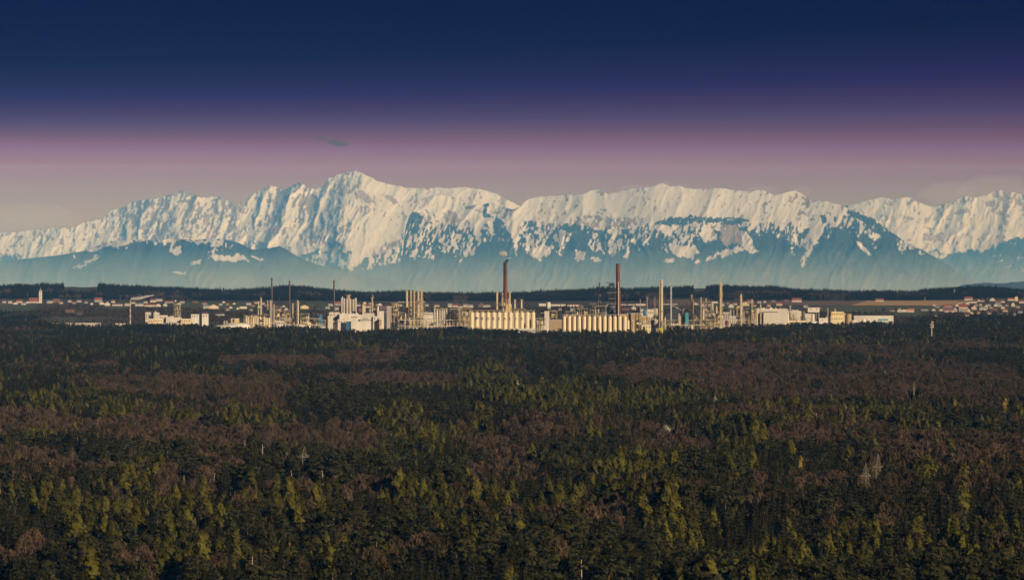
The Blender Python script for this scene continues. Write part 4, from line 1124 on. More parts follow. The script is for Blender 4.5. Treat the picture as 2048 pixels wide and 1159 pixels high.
M['teal'] = mat('teal_cladding', (0.07,0.30,0.38), (0.05,0.24,0.32), scale=0.1, rough=0.6)
M['logo'] = mat('logo_blue', (0.008,0.04,0.13), (0.008,0.04,0.13), rough=0.5)
M['letter'] = mat('letter_dark', (0.03,0.03,0.05), (0.03,0.03,0.05), rough=0.5)
M['redtank'] = mat('dark_red_tank', (0.20,0.04,0.05), (0.15,0.03,0.04), scale=0.2, rough=0.6)
M['lamp_yellow'] = mat('bright_yellow_panel', (0.85,0.72,0.05), (0.8,0.65,0.05), rough=0.6)

def place(px, off):
    """a spot in the plant: column of the photograph, metres behind the far edge of the wood"""
    D = float(edge_d(px))+off
    return PX(px, D), D, D/F
def ring_deck(o, z, r, mtl='steel', rail='gold', w=1.3):
    mb = MB(); n = 14
    for i in range(n):
        a0, a1 = 2*math.pi*i/n, 2*math.pi*(i+1)/n
        p = lambda a, r_, z_: (r_*math.cos(a), r_*math.sin(a), z_)
        mb.quad(p(a0,r,z), p(a1,r,z), p(a1,r+w,z), p(a0,r+w,z)); mb.quad(p(a0,r,z-0.25), p(a0,r+w,z-0.25), p(a1,r+w,z-0.25), p(a1,r,z-0.25))
        mb.quad(p(a0,r+w,z-0.25), p(a1,r+w,z-0.25), p(a1,r+w,z), p(a0,r+w,z))
    d = mb.build('deck', M[mtl], o)
    mb = MB()
    for i in range(n):
        a0, a1 = 2*math.pi*i/n, 2*math.pi*(i+1)/n
        for h in (0.6, 1.15):
            mb.bar((math.cos(a0)*(r+w), math.sin(a0)*(r+w), z+h), (math.cos(a1)*(r+w), math.sin(a1)*(r+w), z+h), 0.07)
        mb.bar((math.cos(a0)*(r+w), math.sin(a0)*(r+w), z), (math.cos(a0)*(r+w), math.sin(a0)*(r+w), z+1.15), 0.07)
    mb.build('railing', M[rail], d)
def ladder(o, r, z0, z1, a=-1.9, mtl='steel'):
    mb = MB(); ca, sa = math.cos(a), math.sin(a)
    for s in (-0.3, 0.3): mb.bar((ca*(r+0.25)-sa*s, sa*(r+0.25)+ca*s, z0), (ca*(r+0.25)-sa*s, sa*(r+0.25)+ca*s, z1), 0.08)
    z = z0
    while z < z1:
        mb.bar((ca*(r+0.25)+sa*0.3, sa*(r+0.25)-ca*0.3, z), (ca*(r+0.25)-sa*0.3, sa*(r+0.25)+ca*0.3, z), 0.05, n=3); z += 1.6
    mb.build('ladder', M[mtl], o)
def column(px, py, wpx, label, off=90, m='cream', decks=(), top='dome', pipe=True, name='distillation_column', group='process columns of the refinery', lad=True, cat='column', base=None):
    x, y, k = place(px, off); H_ = PZ(py, y); r = wpx*k/2
    o = root(name, label, cat, (x, y, 0), group, rng.uniform(-0.2, 0.2))
    mb = MB(); cap = r*0.7 if top == 'dome' else 0.0
    prof = [(r,-1),(r,H_-cap)]
    if base: prof = [(r*base,-1),(r*base,H_*0.35),(r,H_*0.45),(r,H_-cap)]
    if top == 'dome': prof += [(r*0.86,H_-cap*0.5),(r*0.5,H_-cap*0.12),(0.05,H_)]
    mb.lathe(prof, n=14)
    smooth_by_angle(mb.build('shell', M[m], o))
    if top == 'neck':
        MB().lathe([(r*0.5,H_),(r*0.5,H_+1.8),(r*0.8,H_+2.0),(r*0.8,H_+2.6)], n=10).build('nozzle', M[m], o)
    if top == 'cone':
        MB().lathe([(r*1.1,H_),(r*0.4,H_+3.2),(r*0.35,H_+4.4)], n=12).build('cone', M['white'], o)
    if top == 'wide':
        MB().lathe([(r*1.5,H_-0.6),(r*1.5,H_+0.5)], n=14).build('cap', M[m], o)
    if top == 'ball':
        MB().lathe([(r*0.6,H_),(r*1.7,H_+r*1.1),(r*1.8,H_+r*1.8),(r*1.1,H_+r*3),(0.05,H_+r*3.3)], n=10).build('ball', M['white'], o)
    for q in decks: ring_deck(o, PZ(q, y), r)
    if lad and r > 0.7: ladder(o, r, 2, H_*0.98)
    if pipe and r > 0.7:
        a = rng.uniform(-1.4, -0.2); pr = max(0.28, r*0.16); rr = r+pr+0.25
        mb = MB(); c_, s_ = math.cos(a)*rr, math.sin(a)*rr
        mb.bar((c_, s_, 1), (c_, s_, H_-0.5), pr, n=7); mb.bar((c_, s_, H_-0.5), (0, 0, H_+pr*2), pr, n=7)
        mb.build('riser_pipe', M['steel'], o)
    # insulation hoops that show as rings on the shell
    mb = MB(); z = 4.0
    while z < H_-cap-1: mb.lathe([(r+0.06,z),(r+0.06,z+0.25)], n=14, cap=False); z += max(3.2, H_/14)
    mb.build('hoop', M[m], o)
    return o
def chimney(px, py, wtop, wbase, label, off=150, m='brick', rim=True, soot=0, decks=(), cat='chimney', name='chimney', n=20, bands=0):
    x, y, k = place(px, off); H_ = PZ(py, y); r1, r0 = wtop*k/2, wbase*k/2
    o = root(name, label, cat, (x, y, 0))
    rr = lambda z: r0+(r1-r0)*z/H_
    hs_ = H_-soot if soot else H_
    smooth_by_angle(MB().lathe([(r0,-1),(rr(hs_*0.5),hs_*0.5),(rr(hs_),hs_)], n=n).build('shaft', M[m], o))
    if soot: smooth_by_angle(MB().lathe([(rr(hs_)+0.04,hs_),(r1+0.04,H_)], n=n).build('sooty_top', M['soot'], o))
    if rim:
        smooth_by_angle(MB().lathe([(r1+0.1,H_-1.6),(r1+0.7,H_-1.2),(r1+0.7,H_),(r1*0.8,H_+0.01),(r1*0.8,H_-0.8)], n=n, cap=False).build('rim', M['soot' if soot else m], o))
        MB().lathe([(r1*0.55,H_-2),(r1*0.55,H_+2.4)], n=12).build('flue', M['darkstack'], o)
    mb = MB(); z = 6
    while z < H_-3: mb.lathe([(rr(z)+0.07,z),(rr(z+.3)+0.07,z+0.35)], n=n, cap=False); z += 6.5
    mb.build('hoop', M[m if m != 'cream' else 'steel'], o)
    for b_ in range(bands):
        z = H_*(0.2+0.8*b_/bands); MB().lathe([(rr(z)+0.1,z),(rr(z+H_*0.07)+0.1,z+H_*0.07)], n=n, cap=False).build('painted_band', M['cream'], o)
    for q in decks: ring_deck(o, PZ(q, y), rr(PZ(q, y)), 'darksteel', 'steel', 1.1)
    ladder(o, r0, 2, H_-1, -1.2, 'steel')
    return o
win_big = MB().box(-0.9, 0.9, -0.08, 0.08, -0.9, 0.9).mesh('window', M['window'])
def block(px0, px1, py, label, off=90, m='white', depth=22, roof='roof_white', wins=0, rows=1, ptop=0.0, name='process_hall', cat='hall', plinth=None, roofgear=0, ribs=0, wy=None, bottom=None):
    pc = (px0+px1)/2; x, y, k = place(pc, off); w = (px1-px0)*k; H_ = PZ(py, y)
    o = root(name, label, cat, (x, y+depth/2, 0), 'halls and blocks of the refinery')
    z0 = -1 if bottom is None else PZ(bottom, y)
    MB().box(-w/2, w/2, -depth/2, depth/2, z0, H_).build('wall', M[m], o)
    if bottom is not None:
        mb = MB()
        for i in range(5):
            xx = -w/2+0.5+(w-1)*i/4
            for yy in (-depth/2+0.5, depth/2-0.5): mb.bar((xx, yy, -1), (xx, yy, z0), 0.35)
        for i in range(4):
            xx = -w/2+0.5+(w-1)*i/4
            mb.bar((xx, -depth/2+0.5, 2), (xx+(w-1)/4, -depth/2+0.5, z0), 0.15); mb.bar((xx, -depth/2+0.5, z0*0.5), (xx+(w-1)/4, -depth/2+0.5, z0*0.5), 0.2)
        mb.build('support_frame', M['steel'], o)
        MB().box(-w/2+2, w/2-2, -depth/2+2, depth/2-2, -1, z0*0.6).build('plinth', M['greyclad'], o)
    MB().box(-w/2-0.25, w/2+0.25, -depth/2-0.25, depth/2+0.25, H_, H_+0.7).build('roof_edge', M[roof], o)
    if wins:
        zc = [H_-3.2-3.6*r_ for r_ in range(rows)] if wy is None else [PZ(wy, y)-3.6*r_ for r_ in range(rows)]
        for z in zc:
            for i in range(wins):
                wo = mesh_obj('window', win_big, o); wo.location = (-w/2+w*(i+0.5)/wins, -depth/2-0.09, z)
    if ribs:
        mb = MB()
        for i in range(ribs): 
            xx = -w/2+w*(i+0.5)/ribs; mb.box(xx-0.15, xx+0.15, -depth/2-0.22, -depth/2-0.002, z0, H_-0.05)
        mb.build('wall_rib', M[m], o)
    for i in range(roofgear):
        xx = rng.uniform(-w/2+1.5, w/2-1.5); yy = rng.uniform(-depth/2+2, depth/4); s = rng.uniform(0.7, 1.6); hh = rng.uniform(1, 2.6)
        if i % 3: MB().box(xx-s, xx+s, yy-s, yy+s, H_+0.7, H_+0.7+hh).build('roof_unit', M['greyclad' if i % 2 else 'white'], o)
        else: MB().lathe([(0.4,H_+0.7),(0.4,H_+hh+1.6),(0.6,H_+hh+1.7),(0.6,H_+hh+2.1)], xx, yy, n=8).build('roof_vent', M['steel'], o)
    return o
def tank(px0, px1, py, label, off=80, m='white', dome=0.12, rail=True, name='storage_tank', wallpx=None, cat='tank'):
    pc = (px0+px1)/2; x, y, k = place(pc, off); r = (px1-px0)*k/2; H_ = PZ(py, y); hd = dome*r*2
    o = root(name, label, cat, (x, y+r, 0), 'tanks of the refinery')
    smooth_by_angle(MB().lathe([(r,-1),(r,H_-hd)], n=32).build('wall', M[m], o))
    prof = [(r+0.15,H_-hd-0.3),(r+0.15,H_-hd)]+[(r*math.cos(t)+0.02, H_-hd+hd*math.sin(t)) for t in np.linspace(0.25, 1.5, 6)]
    smooth_by_angle(MB().lathe(prof, n=32).build('roof', M['roof_white' if m in ('white','cream') else m], o))
    mb = MB()
    for i in range(28):
        a0, a1 = 2*math.pi*i/28, 2*math.pi*(i+1)/28
        mb.bar((math.cos(a0)*r, math.sin(a0)*r, H_-hd+1.1), (math.cos(a1)*r, math.sin(a1)*r, H_-hd+1.1), 0.07)
        mb.bar((math.cos(a0)*r, math.sin(a0)*r, H_-hd), (math.cos(a0)*r, math.sin(a0)*r, H_-hd+1.1), 0.06, n=3)
    if rail: mb.build('railing', M['steel'], o)
    return o
def unit(px0, px1, py, label, seed, off=100, levels=6, frame='steel', dens=1.0, vessels=('cream','white','steel','gold'), depth=13, name='process_unit', rail='gold'):
    """an open steel structure with decks, vessels, exchangers and pipework"""
    R = random.Random(seed); pc = (px0+px1)/2; x, y, k = place(pc, off); w = (px1-px0)*k; H_ = PZ(py, y)
    o = root(name, label, 'process unit', (x, y+depth/2, 0), 'open steel process units of the refinery', R.uniform(-0.1, 0.1))
    nb = max(1, int(round(w/6))); hx, hy = w/2, depth/2
    mb = MB()
    for i in range(nb+1):
        xx = -hx+w*i/nb; t = H_*R.uniform(0.8, 1.0) if 0 < i < nb else H_
        for yy in (-hy, hy): mb.bar((xx, yy, -1), (xx, yy, t), 0.22)
    for l in range(1, levels+1):
        z = H_*l/levels
        for yy in (-hy, hy): mb.bar((-hx, yy, z-0.2), (hx, yy, z-0.2), 0.18)
        for i in range(nb+1): mb.bar((-hx+w*i/nb, -hy, z-0.2), (-hx+w*i/nb, hy, z-0.2), 0.16)
        if R.random() < 0.7:
            i = R.randrange(nb); mb.bar((-hx+w*i/nb, -hy, z-H_/levels), (-hx+w*(i+1)/nb, -hy, z), 0.12)
    mb.build('frame', M[frame], o)
    for l in range(1, levels+1):
        z = H_*l/levels; a = -hx if R.random() < 0.6 else -hx+w*R.uniform(0, 0.4); b_ = hx if R.random() < 0.6 else hx-w*R.uniform(0, 0.4)
        d = MB().box(a, b_, -hy-0.5, hy, z-0.12, z+0.02).build('deck', M['steel'], o)
        mb = MB(); 
        for h in (0.55, 1.1): mb.bar((a, -hy-0.5, z+h), (b_, -hy-0.5, z+h), 0.08)
        xx = a
        while xx < b_: mb.bar((xx, -hy-0.5, z), (xx, -hy-0.5, z+1.1), 0.07, n=3); xx += 2.0
        mb.build('railing', M[rail if R.random() < 0.6 else 'steel'], d)
        for q in range(int(dens*nb*1.5)+1):
            xx = R.uniform(a+1, b_-1) if b_-a > 2.2 else 0; yy = R.uniform(-hy+1, hy-1); s = R.uniform(0.5, 1.2); c = R.choice(vessels); gap = H_/levels
            ty = R.random(); mm = MB()
            if ty < 0.4: mm.lathe([(s*0.3,z-gap+0.2),(s,z-gap+0.6),(s,z-gap*0.35),(s*0.3,z-gap*0.3+0.2)], xx, yy, n=10); smooth_by_angle(mm.build('vessel', M[c], o))
            elif ty < 0.75:
                L_ = min(w*0.4, R.uniform(2, 5)); mm.bar((xx-L_/2, -hy+0.8, z-gap*0.6), (xx+L_/2, -hy+0.8, z-gap*0.6), s*0.8, n=10); mm.build('heat_exchanger', M[c], o)
            else: mm.box(xx-s, xx+s, yy-s, yy+s, z-gap+0.05, z-gap*0.45); mm.build('cabinet', M[c], o)
    mb = MB()
    for q in range(int(4+3*nb)):
        xx = R.uniform(-hx, hx); zt_ = H_*R.uniform(0.3, 1.02); rr = R.uniform(0.12, 0.3); yy = -hy-0.7-R.random()
        mb.bar((xx, yy, 0), (xx, yy, zt_), rr, n=6); x2 = max(-hx, min(hx, xx+R.uniform(-6, 6))); mb.bar((xx, yy, zt_), (x2, yy, zt_), rr, n=6); mb.bar((x2, yy, zt_), (x2, yy+3, zt_), rr, n=6)
    mb.build('pipework', M[R.choice(['steel','cream','white'])], o)
    return o
def pipe_rack(px0, px1, py, label, off=60, m='steel'):
    pc = (px0+px1)/2; x, y, k = place(pc, off); w = (px1-px0)*k; H_ = PZ(py, y)
    o = root('pipe_rack', label, 'pipe rack', (x, y, 0), 'pipe racks of the refinery')
    mb = MB(); n = max(2, int(w/9))
    for i in range(n+1):
        xx = -w/2+w*i/n
        for yy in (-3, 3): mb.bar((xx, yy, -1), (xx, yy, H_), 0.25)
        for z in (H_*0.7, H_-0.3): mb.bar((xx, -3, z), (xx, 3, z), 0.2)
    mb.build('trestle', M[m], o)
    for z in (H_*0.7, H_):
        for j, yy in enumerate((-2.6, -1.3, 0.2, 1.5, 2.5)):
            rr = (0.3, 0.22, 0.38, 0.2, 0.3)[j]
            MB().bar((-w/2, yy, z+rr), (w/2, yy, z+rr), rr, n=7).build('pipe', M[('white','steel','cream','rust','steel')[j]], o)
    return o

# ---- left outlying works
chimney(260.4, 600, 2.4, 3.0, 'thin banded brown chimney with a steam plume, standing alone left of the refinery', 60, 'tan', rim=True, bands=5)
block(290.7, 300, 625, 'tall pale end block of the stepped white works right of the banded chimney', 60, 'white', 16, wins=2, rows=3)
block(300.4, 307, 630, 'low middle block of the stepped white works', 62, 'cream', 16, wins=2, rows=2)
block(307.3, 316.7, 625.5, 'second tall block of the stepped white works', 60, 'white', 16, wins=2, rows=3, roofgear=2)
block(296, 325, 638, 'cream low front hall below the stepped white works', 45, 'cream', 14, wins=6)
block(319, 333, 631, 'flat white shed between the stepped works and the tower frame', 140, 'white', 20, wins=3)
block(332, 347, 634, 'grey shed left of the open tower frame', 130, 'paleclad', 16, roofgear=3)
unit(347.5, 360, 608, 'tall open tower frame above the domed white roof', 5, 80, 6, 'steel', 0.8, ('tan','steel','cream'))
block(345, 362, 636, 'pale base of the open tower frame', 70, 'paleclad', 14)
block(362, 381, 638, 'long low cream hall right of the open tower frame', 70, 'cream', 18, wins=4)
block(382, 397, 629, 'small white hall standing free behind the domed roof', 500, 'white', 14, wins=3)
block(404, 416, 628.5, 'smaller white hall right of the free standing one', 520, 'white', 12, wins=2)
tank(307, 373, 645, 'wide low domed white roof beside the wood edge', 35, 'white', 0.085, rail=False, name='domed_hall', cat='hall')
for i, (a, b_) in enumerate([(229,236),(237.5,244),(245.5,251)]): tank(a, b_, 646.5, 'small white round tank at the foot of the banded chimney, %s of three' % ('first','second','third')[i], 40, 'white', 0.1)
block(106, 200, 646.5, 'very long low grey shed behind the treetops at the left', 60, 'greyclad', 12, wins=16, roof='roof_white')
# ---- low tanks and columns left of the grey silos
tank(428, 470, 650, 'broad low white tank, first at the left end of the refinery', 40, 'white', 0.05)
tank(447, 501, 645.5, 'widest white tank with a shallow dome at the left end of the refinery', 75, 'white', 0.07)
tank(548, 570, 648, 'low white tank below the dark red stack', 30, 'white', 0.16)
tank(578, 612, 648.5, 'low white tank below the grey stack', 30, 'white', 0.12)
tank(607, 625, 651, 'small low white tank between grey stack and third stack', 25, 'white', 0.12)
tank(636, 650, 652.5, 'flat white tank just left of the square white towers', 25, 'white', 0.1)
block(462, 477, 637.5, 'cream shed with a pitched top behind the widest tank', 190, 'yellow_p', 16)
for i, p in enumerate((448.5, 453.5)): column(p, 641, 4.0, 'short grey silo behind the first low tank, %s of the pair' % ('left', 'right')[i], 120, 'greyclad', top='dome', name='silo', cat='silo', group='short grey silos')
for i, p in enumerate((492.5, 497, 503, 507, 511, 515)): column(p, 632+i % 2*1.5, 3.6, 'squat cream vessel in the left tank row, %s from the left' % ('first','second','third','fourth','fifth','sixth')[i], 110, 'cream', top='wide', name='process_vessel', cat='vessel', group='squat vessels at the left')
for i, p in enumerate((528, 531.6, 535.2, 538.6)): column(p, 635, 3.1, 'bright cream upright drum left of the dark red stack, %s of four' % ('first','second','third','fourth')[i], 60, 'cream', top='dome', name='upright_drum', cat='vessel', pipe=False, group='drums before the dark red stack')
unit(488, 515, 631, 'cream process unit at the left end of the refinery', 21, 130, 4, 'steel', 1.0)
unit(504, 532, 628, 'process unit around the first slender columns', 22, 150, 4, 'steel', 1.0)
column(516.7, 606, 2.2, 'slender column with a white ball on top', 140, 'cream', top='ball')
column(521.9, 597, 2.6, 'tallest slender cream column left of the dark red stack', 200, 'cream', decks=(601, 612), top='neck')
column(535, 600, 2.4, 'thin cream column just left of the thick grey one', 190, 'cream', top='dome')
column(541, 600, 4.8, 'thick grey cream column touching the dark red stack', 120, 'greyclad', decks=(603, 616, 630), top='dome')
column(547.7, 608, 2.4, 'short slim yellow column right of the dark red stack', 120, 'yellow_p', decks=(611,), top='dome')
chimney(543.6, 557, 3.3, 4.0, 'tall dark red brown stack, the leftmost of the high ones', 220, 'darkstack', rim=True)
chimney(579.2, 562.5, 2.7, 3.3, 'slim grey brown stack with a wide collar, second of the high ones', 240, 'darkstack', rim=True, decks=(564,))
chimney(668, 561.5, 3.1, 3.8, 'tall dark brown stack with a wide collar beside the grey silos', 240, 'darkstack', rim=True, decks=(563,))
column(559, 600, 2.0, 'small pale vent tower with a tapered foot between the two dark stacks', 260, 'cream', top='cone', base=1.7)
unit(545, 562, 613, 'tangled process unit right of the dark red stack', 23, 170, 6, 'steel', 1.2, rail='steel')
unit(553, 580, 622, 'low process unit between the two dark stacks', 24, 200, 5, 'rust', 1.0, ('cream','white','rust','steel'), rail='steel')
unit(568, 591, 627, 'dense framed unit below the grey brown stack', 25, 110, 6, 'darksteel', 1.3, ('cream','gold','white','rust'))
block(552, 566.5, 642, 'small pale hut before the tangled process unit', 55, 'paleclad', 10, wins=3)
column(585.5, 606, 2.9, 'pale column right of the grey brown stack', 150, 'cream', top='dome')
column(595.3, 603, 4.4, 'thick bright column with a dome right of the grey brown stack', 100, 'cream', decks=(606, 622), top='neck')
unit(600, 618, 628, 'process unit with round cream vessels right of the thick bright column', 26, 130, 5, 'steel', 1.1)
column(611, 633, 7, 'fat white vessel at the end of the left process units', 140, 'white', top='dome', name='process_vessel', cat='vessel', lad=False)
block(614, 621.5, 645, 'tiny cream hut right of the left process units', 60, 'cream', 8)
unit(627, 652, 640, 'low grey pipe bridge unit before the blue tank', 27, 110, 3, 'darksteel', 0.9, ('white','steel','cream'), rail='steel')
tank(634.5, 644.5, 629, 'round dark blue tank among trees left of the square white towers', 190, 'blue', 0.1)
pipe_rack(488, 560, 646, 'pipe rack along the left process units', 90)
pipe_rack(560, 640, 637, 'long pipe rack reaching towards the blue tank', 150)
pipe_rack(560, 655, 650, 'front pipe rack below the two dark stacks', 60)
# ---- grey silos and white works
for i, (a, b_, t) in enumerate([(681.4,685.4,595),(685.6,690,596),(691.2,696.8,597),(697,702.6,597),(704,708.6,598),(708.8,713.4,597)]):
    column((a+b_)/2, t, b_-a, 'tall grey concrete silo, %s from the left in the grey silo block' % ('first','second','third','fourth','fifth','sixth')[i], 170, 'greyclad', top='flat', pipe=False, lad=False, name='silo', cat='silo', group='tall grey silo block')
column(696, 589.5, 8.2, 'pale round elevator tank rising behind the grey silos', 186, 'tan', top='wide', name='elevator_tank', cat='tank', pipe=False, lad=False)
column(685, 592.5, 2.0, 'little vent drum on the left end of the grey silos', 186, 'paleclad', top='dome', name='vent_drum', cat='vessel', pipe=False, lad=False)
column(711, 595, 3.4, 'little vent drum on the right end of the grey silos', 186, 'paleclad', top='dome', name='vent_drum', cat='vessel', pipe=False, lad=False)
block(679, 716, 628, 'white hall at the foot of the grey silos', 120, 'white', 30, roofgear=9)
block(700, 749, 630, 'long white works right below the grey silos', 135, 'paleclad', 26, roofgear=8, wins=10)
block(655.6, 665.5, 632.5, 'square white tower left of the grey silos', 55, 'white', 12, ribs=4)
block(666, 678, 643, 'white low building between the square white tower and the blue box', 60, 'white', 12, wins=3)
block(675.5, 681, 639, 'narrow white tower before the grey silos', 50, 'white', 8, wins=1)
block(658, 679, 626, 'pale stepped block under the third dark stack', 140, 'paleclad', 14, roofgear=6, wins=3)
block(681, 702, 640, 'white building around the blue box', 80, 'white', 14, roofgear=4, wins=4)
block(691.8, 698.8, 643.5, 'small deep blue box with a white mark before the white works', 45, 'blue', 6, roof='blue')
def flat_letters(parent, txt, size, loc, m, name='lettering', R=None, extrude=0.04):
    c = bpy.data.curves.new(name, 'FONT'); c.body = txt; c.size = size; c.align_x = 'CENTER'; c.align_y = 'CENTER'; c.extrude = extrude; c.resolution_u = 3; c.offset = size*0.02
    t = bpy.data.objects.new(name+'_source', c); sc.collection.objects.link(t)
    dg = bpy.context.evaluated_depsgraph_get(); me = bpy.data.meshes.new_from_object(t.evaluated_get(dg))
    bpy.data.objects.remove(t); bpy.data.curves.remove(c)
    for v in me.vertices:
        X_, Y_, Z_ = v.co
        if R: a = X_/R; v.co = (math.sin(a)*(R+Z_+0.1), -math.cos(a)*(R+Z_+0.1), Y_)
        else: v.co = (X_, -Z_-0.06, Y_)
    me.materials.clear(); me.materials.append(M[m])
    o = mesh_obj(name, me, parent); o.location = loc
    return o
o = block(702, 715.2, 632, 'square white tower with a dark band near its top', 48, 'white', 12)
yy = o.location.y-6; k = yy/F
MB().box(-13.2*k/2+0.3, 13.2*k/2-0.3, -6.2, -6.01, PZ(634, yy)-0.6, PZ(634, yy)+0.5).build('dark_band', M['rust'], o)
o = block(715.4, 745.5, 633, 'white office hall with dark lettering and a blue sign', 52, 'white', 16, wins=9, wy=640, rows=1)
yy = o.location.y-8
MB().box(-29*yy/F/2+1.2, -29*yy/F/2+3.6, -8.16, -8.01, PZ(640.5, yy)-1.8, PZ(640.5, yy)+1.8).build('blue_sign', M['blue'], o)
mb = MB()
for i, xx in enumerate((-3.6, -1.8, 0.0, 2.0, 3.7)): mb.box(xx-0.62, xx+0.62, -8.16, -8.01, PZ(636.5, yy)-0.8, PZ(636.5, yy)+0.8)
mb.build('sign_panel', M['letter'], o)
block(727, 748, 625.5, 'dark blue roofed hall behind the white office hall', 100, 'paleclad', 16, roof='darksteel')
block(745.8, 759, 633, 'white block with a thin red line near its top', 50, 'white', 14, wins=2)
block(755.6, 767.3, 622.6, 'taller plain white tower block right of the office hall', 70, 'white', 16, ribs=3)
block(759, 764, 637, 'white annex with yellow stairs', 40, 'cream', 8, wins=1, rows=3)
block(773.6, 783, 613, 'tall grey ribbed block left of the dense process unit', 80, 'greyclad', 14, ribs=8)
block(766, 774, 628, 'middle white block beside the tall grey ribbed one', 90, 'paleclad', 14)
for i, (a, t) in enumerate([(725.8,609),(729.3,610)]): column(a, t, 3.2, 'short cream silo behind the white office hall, %s of two' % ('left','right')[i], 150, 'cream', top='dome', name='silo', cat='silo')
column(739.6, 617, 3.4, 'small white silo left of the curved vent stack', 150, 'white', top='dome', name='silo', cat='silo')
o = column(744.2, 594, 3.6, 'grey tan vent stack with a hooked pipe on top', 150, 'tan', decks=(596,), top='flat', pipe=False, name='vent_stack', cat='stack')
x, y, k = place(744.2, 150); zt_ = PZ(594, y)
mb = MB(); pts_ = [(1.5,0,zt_-2),(1.6,0,zt_+2),(1.1,0,zt_+3.4),(0.1,0,zt_+3.7)]
for a, b_ in zip(pts_, pts_[1:]): mb.bar(a, b_, 0.4, n=7)
mb.build('hooked_pipe', M['cream'], o)
x, y, k = place(755.6, 170); zt_ = PZ(608, y)
o = root('water_tower', 'white mushroom shaped water tower behind the tall white block', 'water tower', (x, y, 0))
smooth_by_angle(MB().lathe([(2.0,-1),(2.0,zt_-4)], n=16).build('stem', M['white'], o))
smooth_by_angle(MB().lathe([(2.0,zt_-4),(5.4,zt_-2.6),(5.8,zt_-1.6),(3.0,zt_-0.6),(0.4,zt_)], n=20).build('bowl', M['white'], o))
unit(783, 798.8, 606, 'dense brown framed process unit left of the tall column group', 31, 80, 9, 'rust', 2.0, ('gold','cream','rust','tan','white'), depth=15)
unit(798.8, 809, 630, 'low rusty unit between the dense unit and the tall columns', 32, 70, 5, 'rust', 1.4, ('cream','white','rust'))
# tall column group
for i, (p, w_, t) in enumerate([(813.4,4.0,583),(821.6,4.2,583),(828.3,4.0,583),(836.3,4.4,583),(842.8,4.4,583)]):
    column(p, t, w_, 'tall cream banded column, %s from the left in the group of five' % ('first','second','third','fourth','fifth')[i], 90, 'cream', decks=(583.5, 593, 604, 614, 625) if i < 3 else (583.5, 590, 598, 606), top='neck', group='five tall columns side by side')
unit(833, 846.8, 600, 'dense stair and deck frame around the two right columns of the group', 33, 60, 10, 'steel', 1.5, ('gold','cream','rust','white'), depth=9)
unit(807, 817, 605, 'light frame beside the first column of the group', 34, 110, 6, 'steel', 0.5)
column(811, 626, 3.5, 'short white column at the foot of the tall group', 55, 'white', top='dome'); column(818.5, 634, 4, 'squat white vessel at the foot of the tall group', 50, 'white', top='dome', name='process_vessel', cat='vessel')
pipe_rack(796, 850, 604, 'high pipe bridge behind the five tall columns', 160)
pipe_rack(798, 905, 640, 'pipe rack in front of the five tall columns', 40)
unit(808, 850, 636, 'low bright unit at the foot of the five tall columns', 35, 55, 3, 'steel', 1.4, ('white','cream','gold','steel'))
block(846.5, 871, 624.5, 'long white hall with dark roof lines right of the five tall columns', 190, 'white', 24, wins=8, roof='darksteel', roofgear=4)
for i, (p, t) in enumerate([(869.2,614),(874,617),(879,618),(883.6,616),(888,617),(892.4,616)]):
    column(p, t, 3.6 if i else 2.6, 'white reactor column, %s of six in the white row' % ('first','second','third','fourth','fifth','sixth')[i], 100, 'white', decks=(t+1.5,), top='dome', group='white reactor row')
unit(867, 894, 620, 'white framed unit with six reactor columns', 36, 104, 4, 'steel', 1.0, ('white','cream','steel'))
for i, (p, t) in enumerate([(903,617),(907.6,617),(912,616.5),(916.4,615)]):
    column(p, t, 3.4 if i < 3 else 2.8, 'cream reactor column, %s of four right of the white row' % ('first','second','third','fourth')[i], 100, 'white' if i % 2 else 'cream', decks=(t+1.5,), top='dome', group='cream reactor row')
unit(900, 918, 620, 'framed unit around the four cream reactors', 37, 104, 4, 'steel', 1.0, ('white','cream','steel'))
unit(917, 932, 617, 'yellow framed unit left of the lettered silos', 38, 100, 5, 'gold', 0.9, ('white','cream','gold','darksteel'))
unit(930, 942, 618, 'narrow unit half hidden by the first lettered silo', 39, 130, 5, 'gold', 0.8, ('white','cream','steel'))
unit(846, 872, 638, 'tangled bright pipes before the long white hall', 40, 80, 3, 'steel', 1.6, ('white','gold','cream','rust'))
unit(872, 936, 640, 'long low unit of vessels left of the lettered silos', 41, 70, 3, 'steel', 1.3, ('white','gold','cream','rust'))
tank(893, 936, 652, 'wide low white tank before the lettered silos', 25, 'white', 0.06)
tank(812, 838, 654, 'low white tank before the five tall columns', 20, 'white', 0.06)
# ---- lettered silo row
SX = [943.3,953.4,964.6,975.8,987.1,998.0,1009.6,1020.6,1032.1,1043.4,1054.5,1066.0]
def silo(px, py, wpx, label, off, group):
    x, y, k = place(px, 0); y = SILO_Y+off; x = PX(px, y); k = y/F; r = wpx*k/2; H_ = PZ(py, y)
    o = root('silo', label, 'silo', (x, y, 0), group)
    smooth_by_angle(MB().lathe([(r,-1),(r,H_-1.4),(r*0.93,H_-0.7),(r*0.5,H_-0.1),(0.1,H_)], n=24).build('shell', M['silo'], o))
    mb = MB()
    for z in np.arange(3.0, H_-2, 4.2): mb.lathe([(r+0.05,z),(r+0.05,z+0.22)], n=24, cap=False)
    mb.build('hoop', M['silo'], o)
    MB().lathe([(0.5,H_-0.2),(0.5,H_+1.3),(0.8,H_+1.4),(0.8,H_+1.8)], r*0.3, -r*0.3, n=8).build('filter', M['cream'], o)
    return o, r, H_
SILO_Y = F*(EYE-21)/(660.0-HY)+45
word = {i+2: ch for i, ch in enumerate('BOREALIS')}
ORD = ['first','second','third','fourth','fifth','sixth','seventh','eighth','ninth','tenth','eleventh','twelfth','thirteenth']
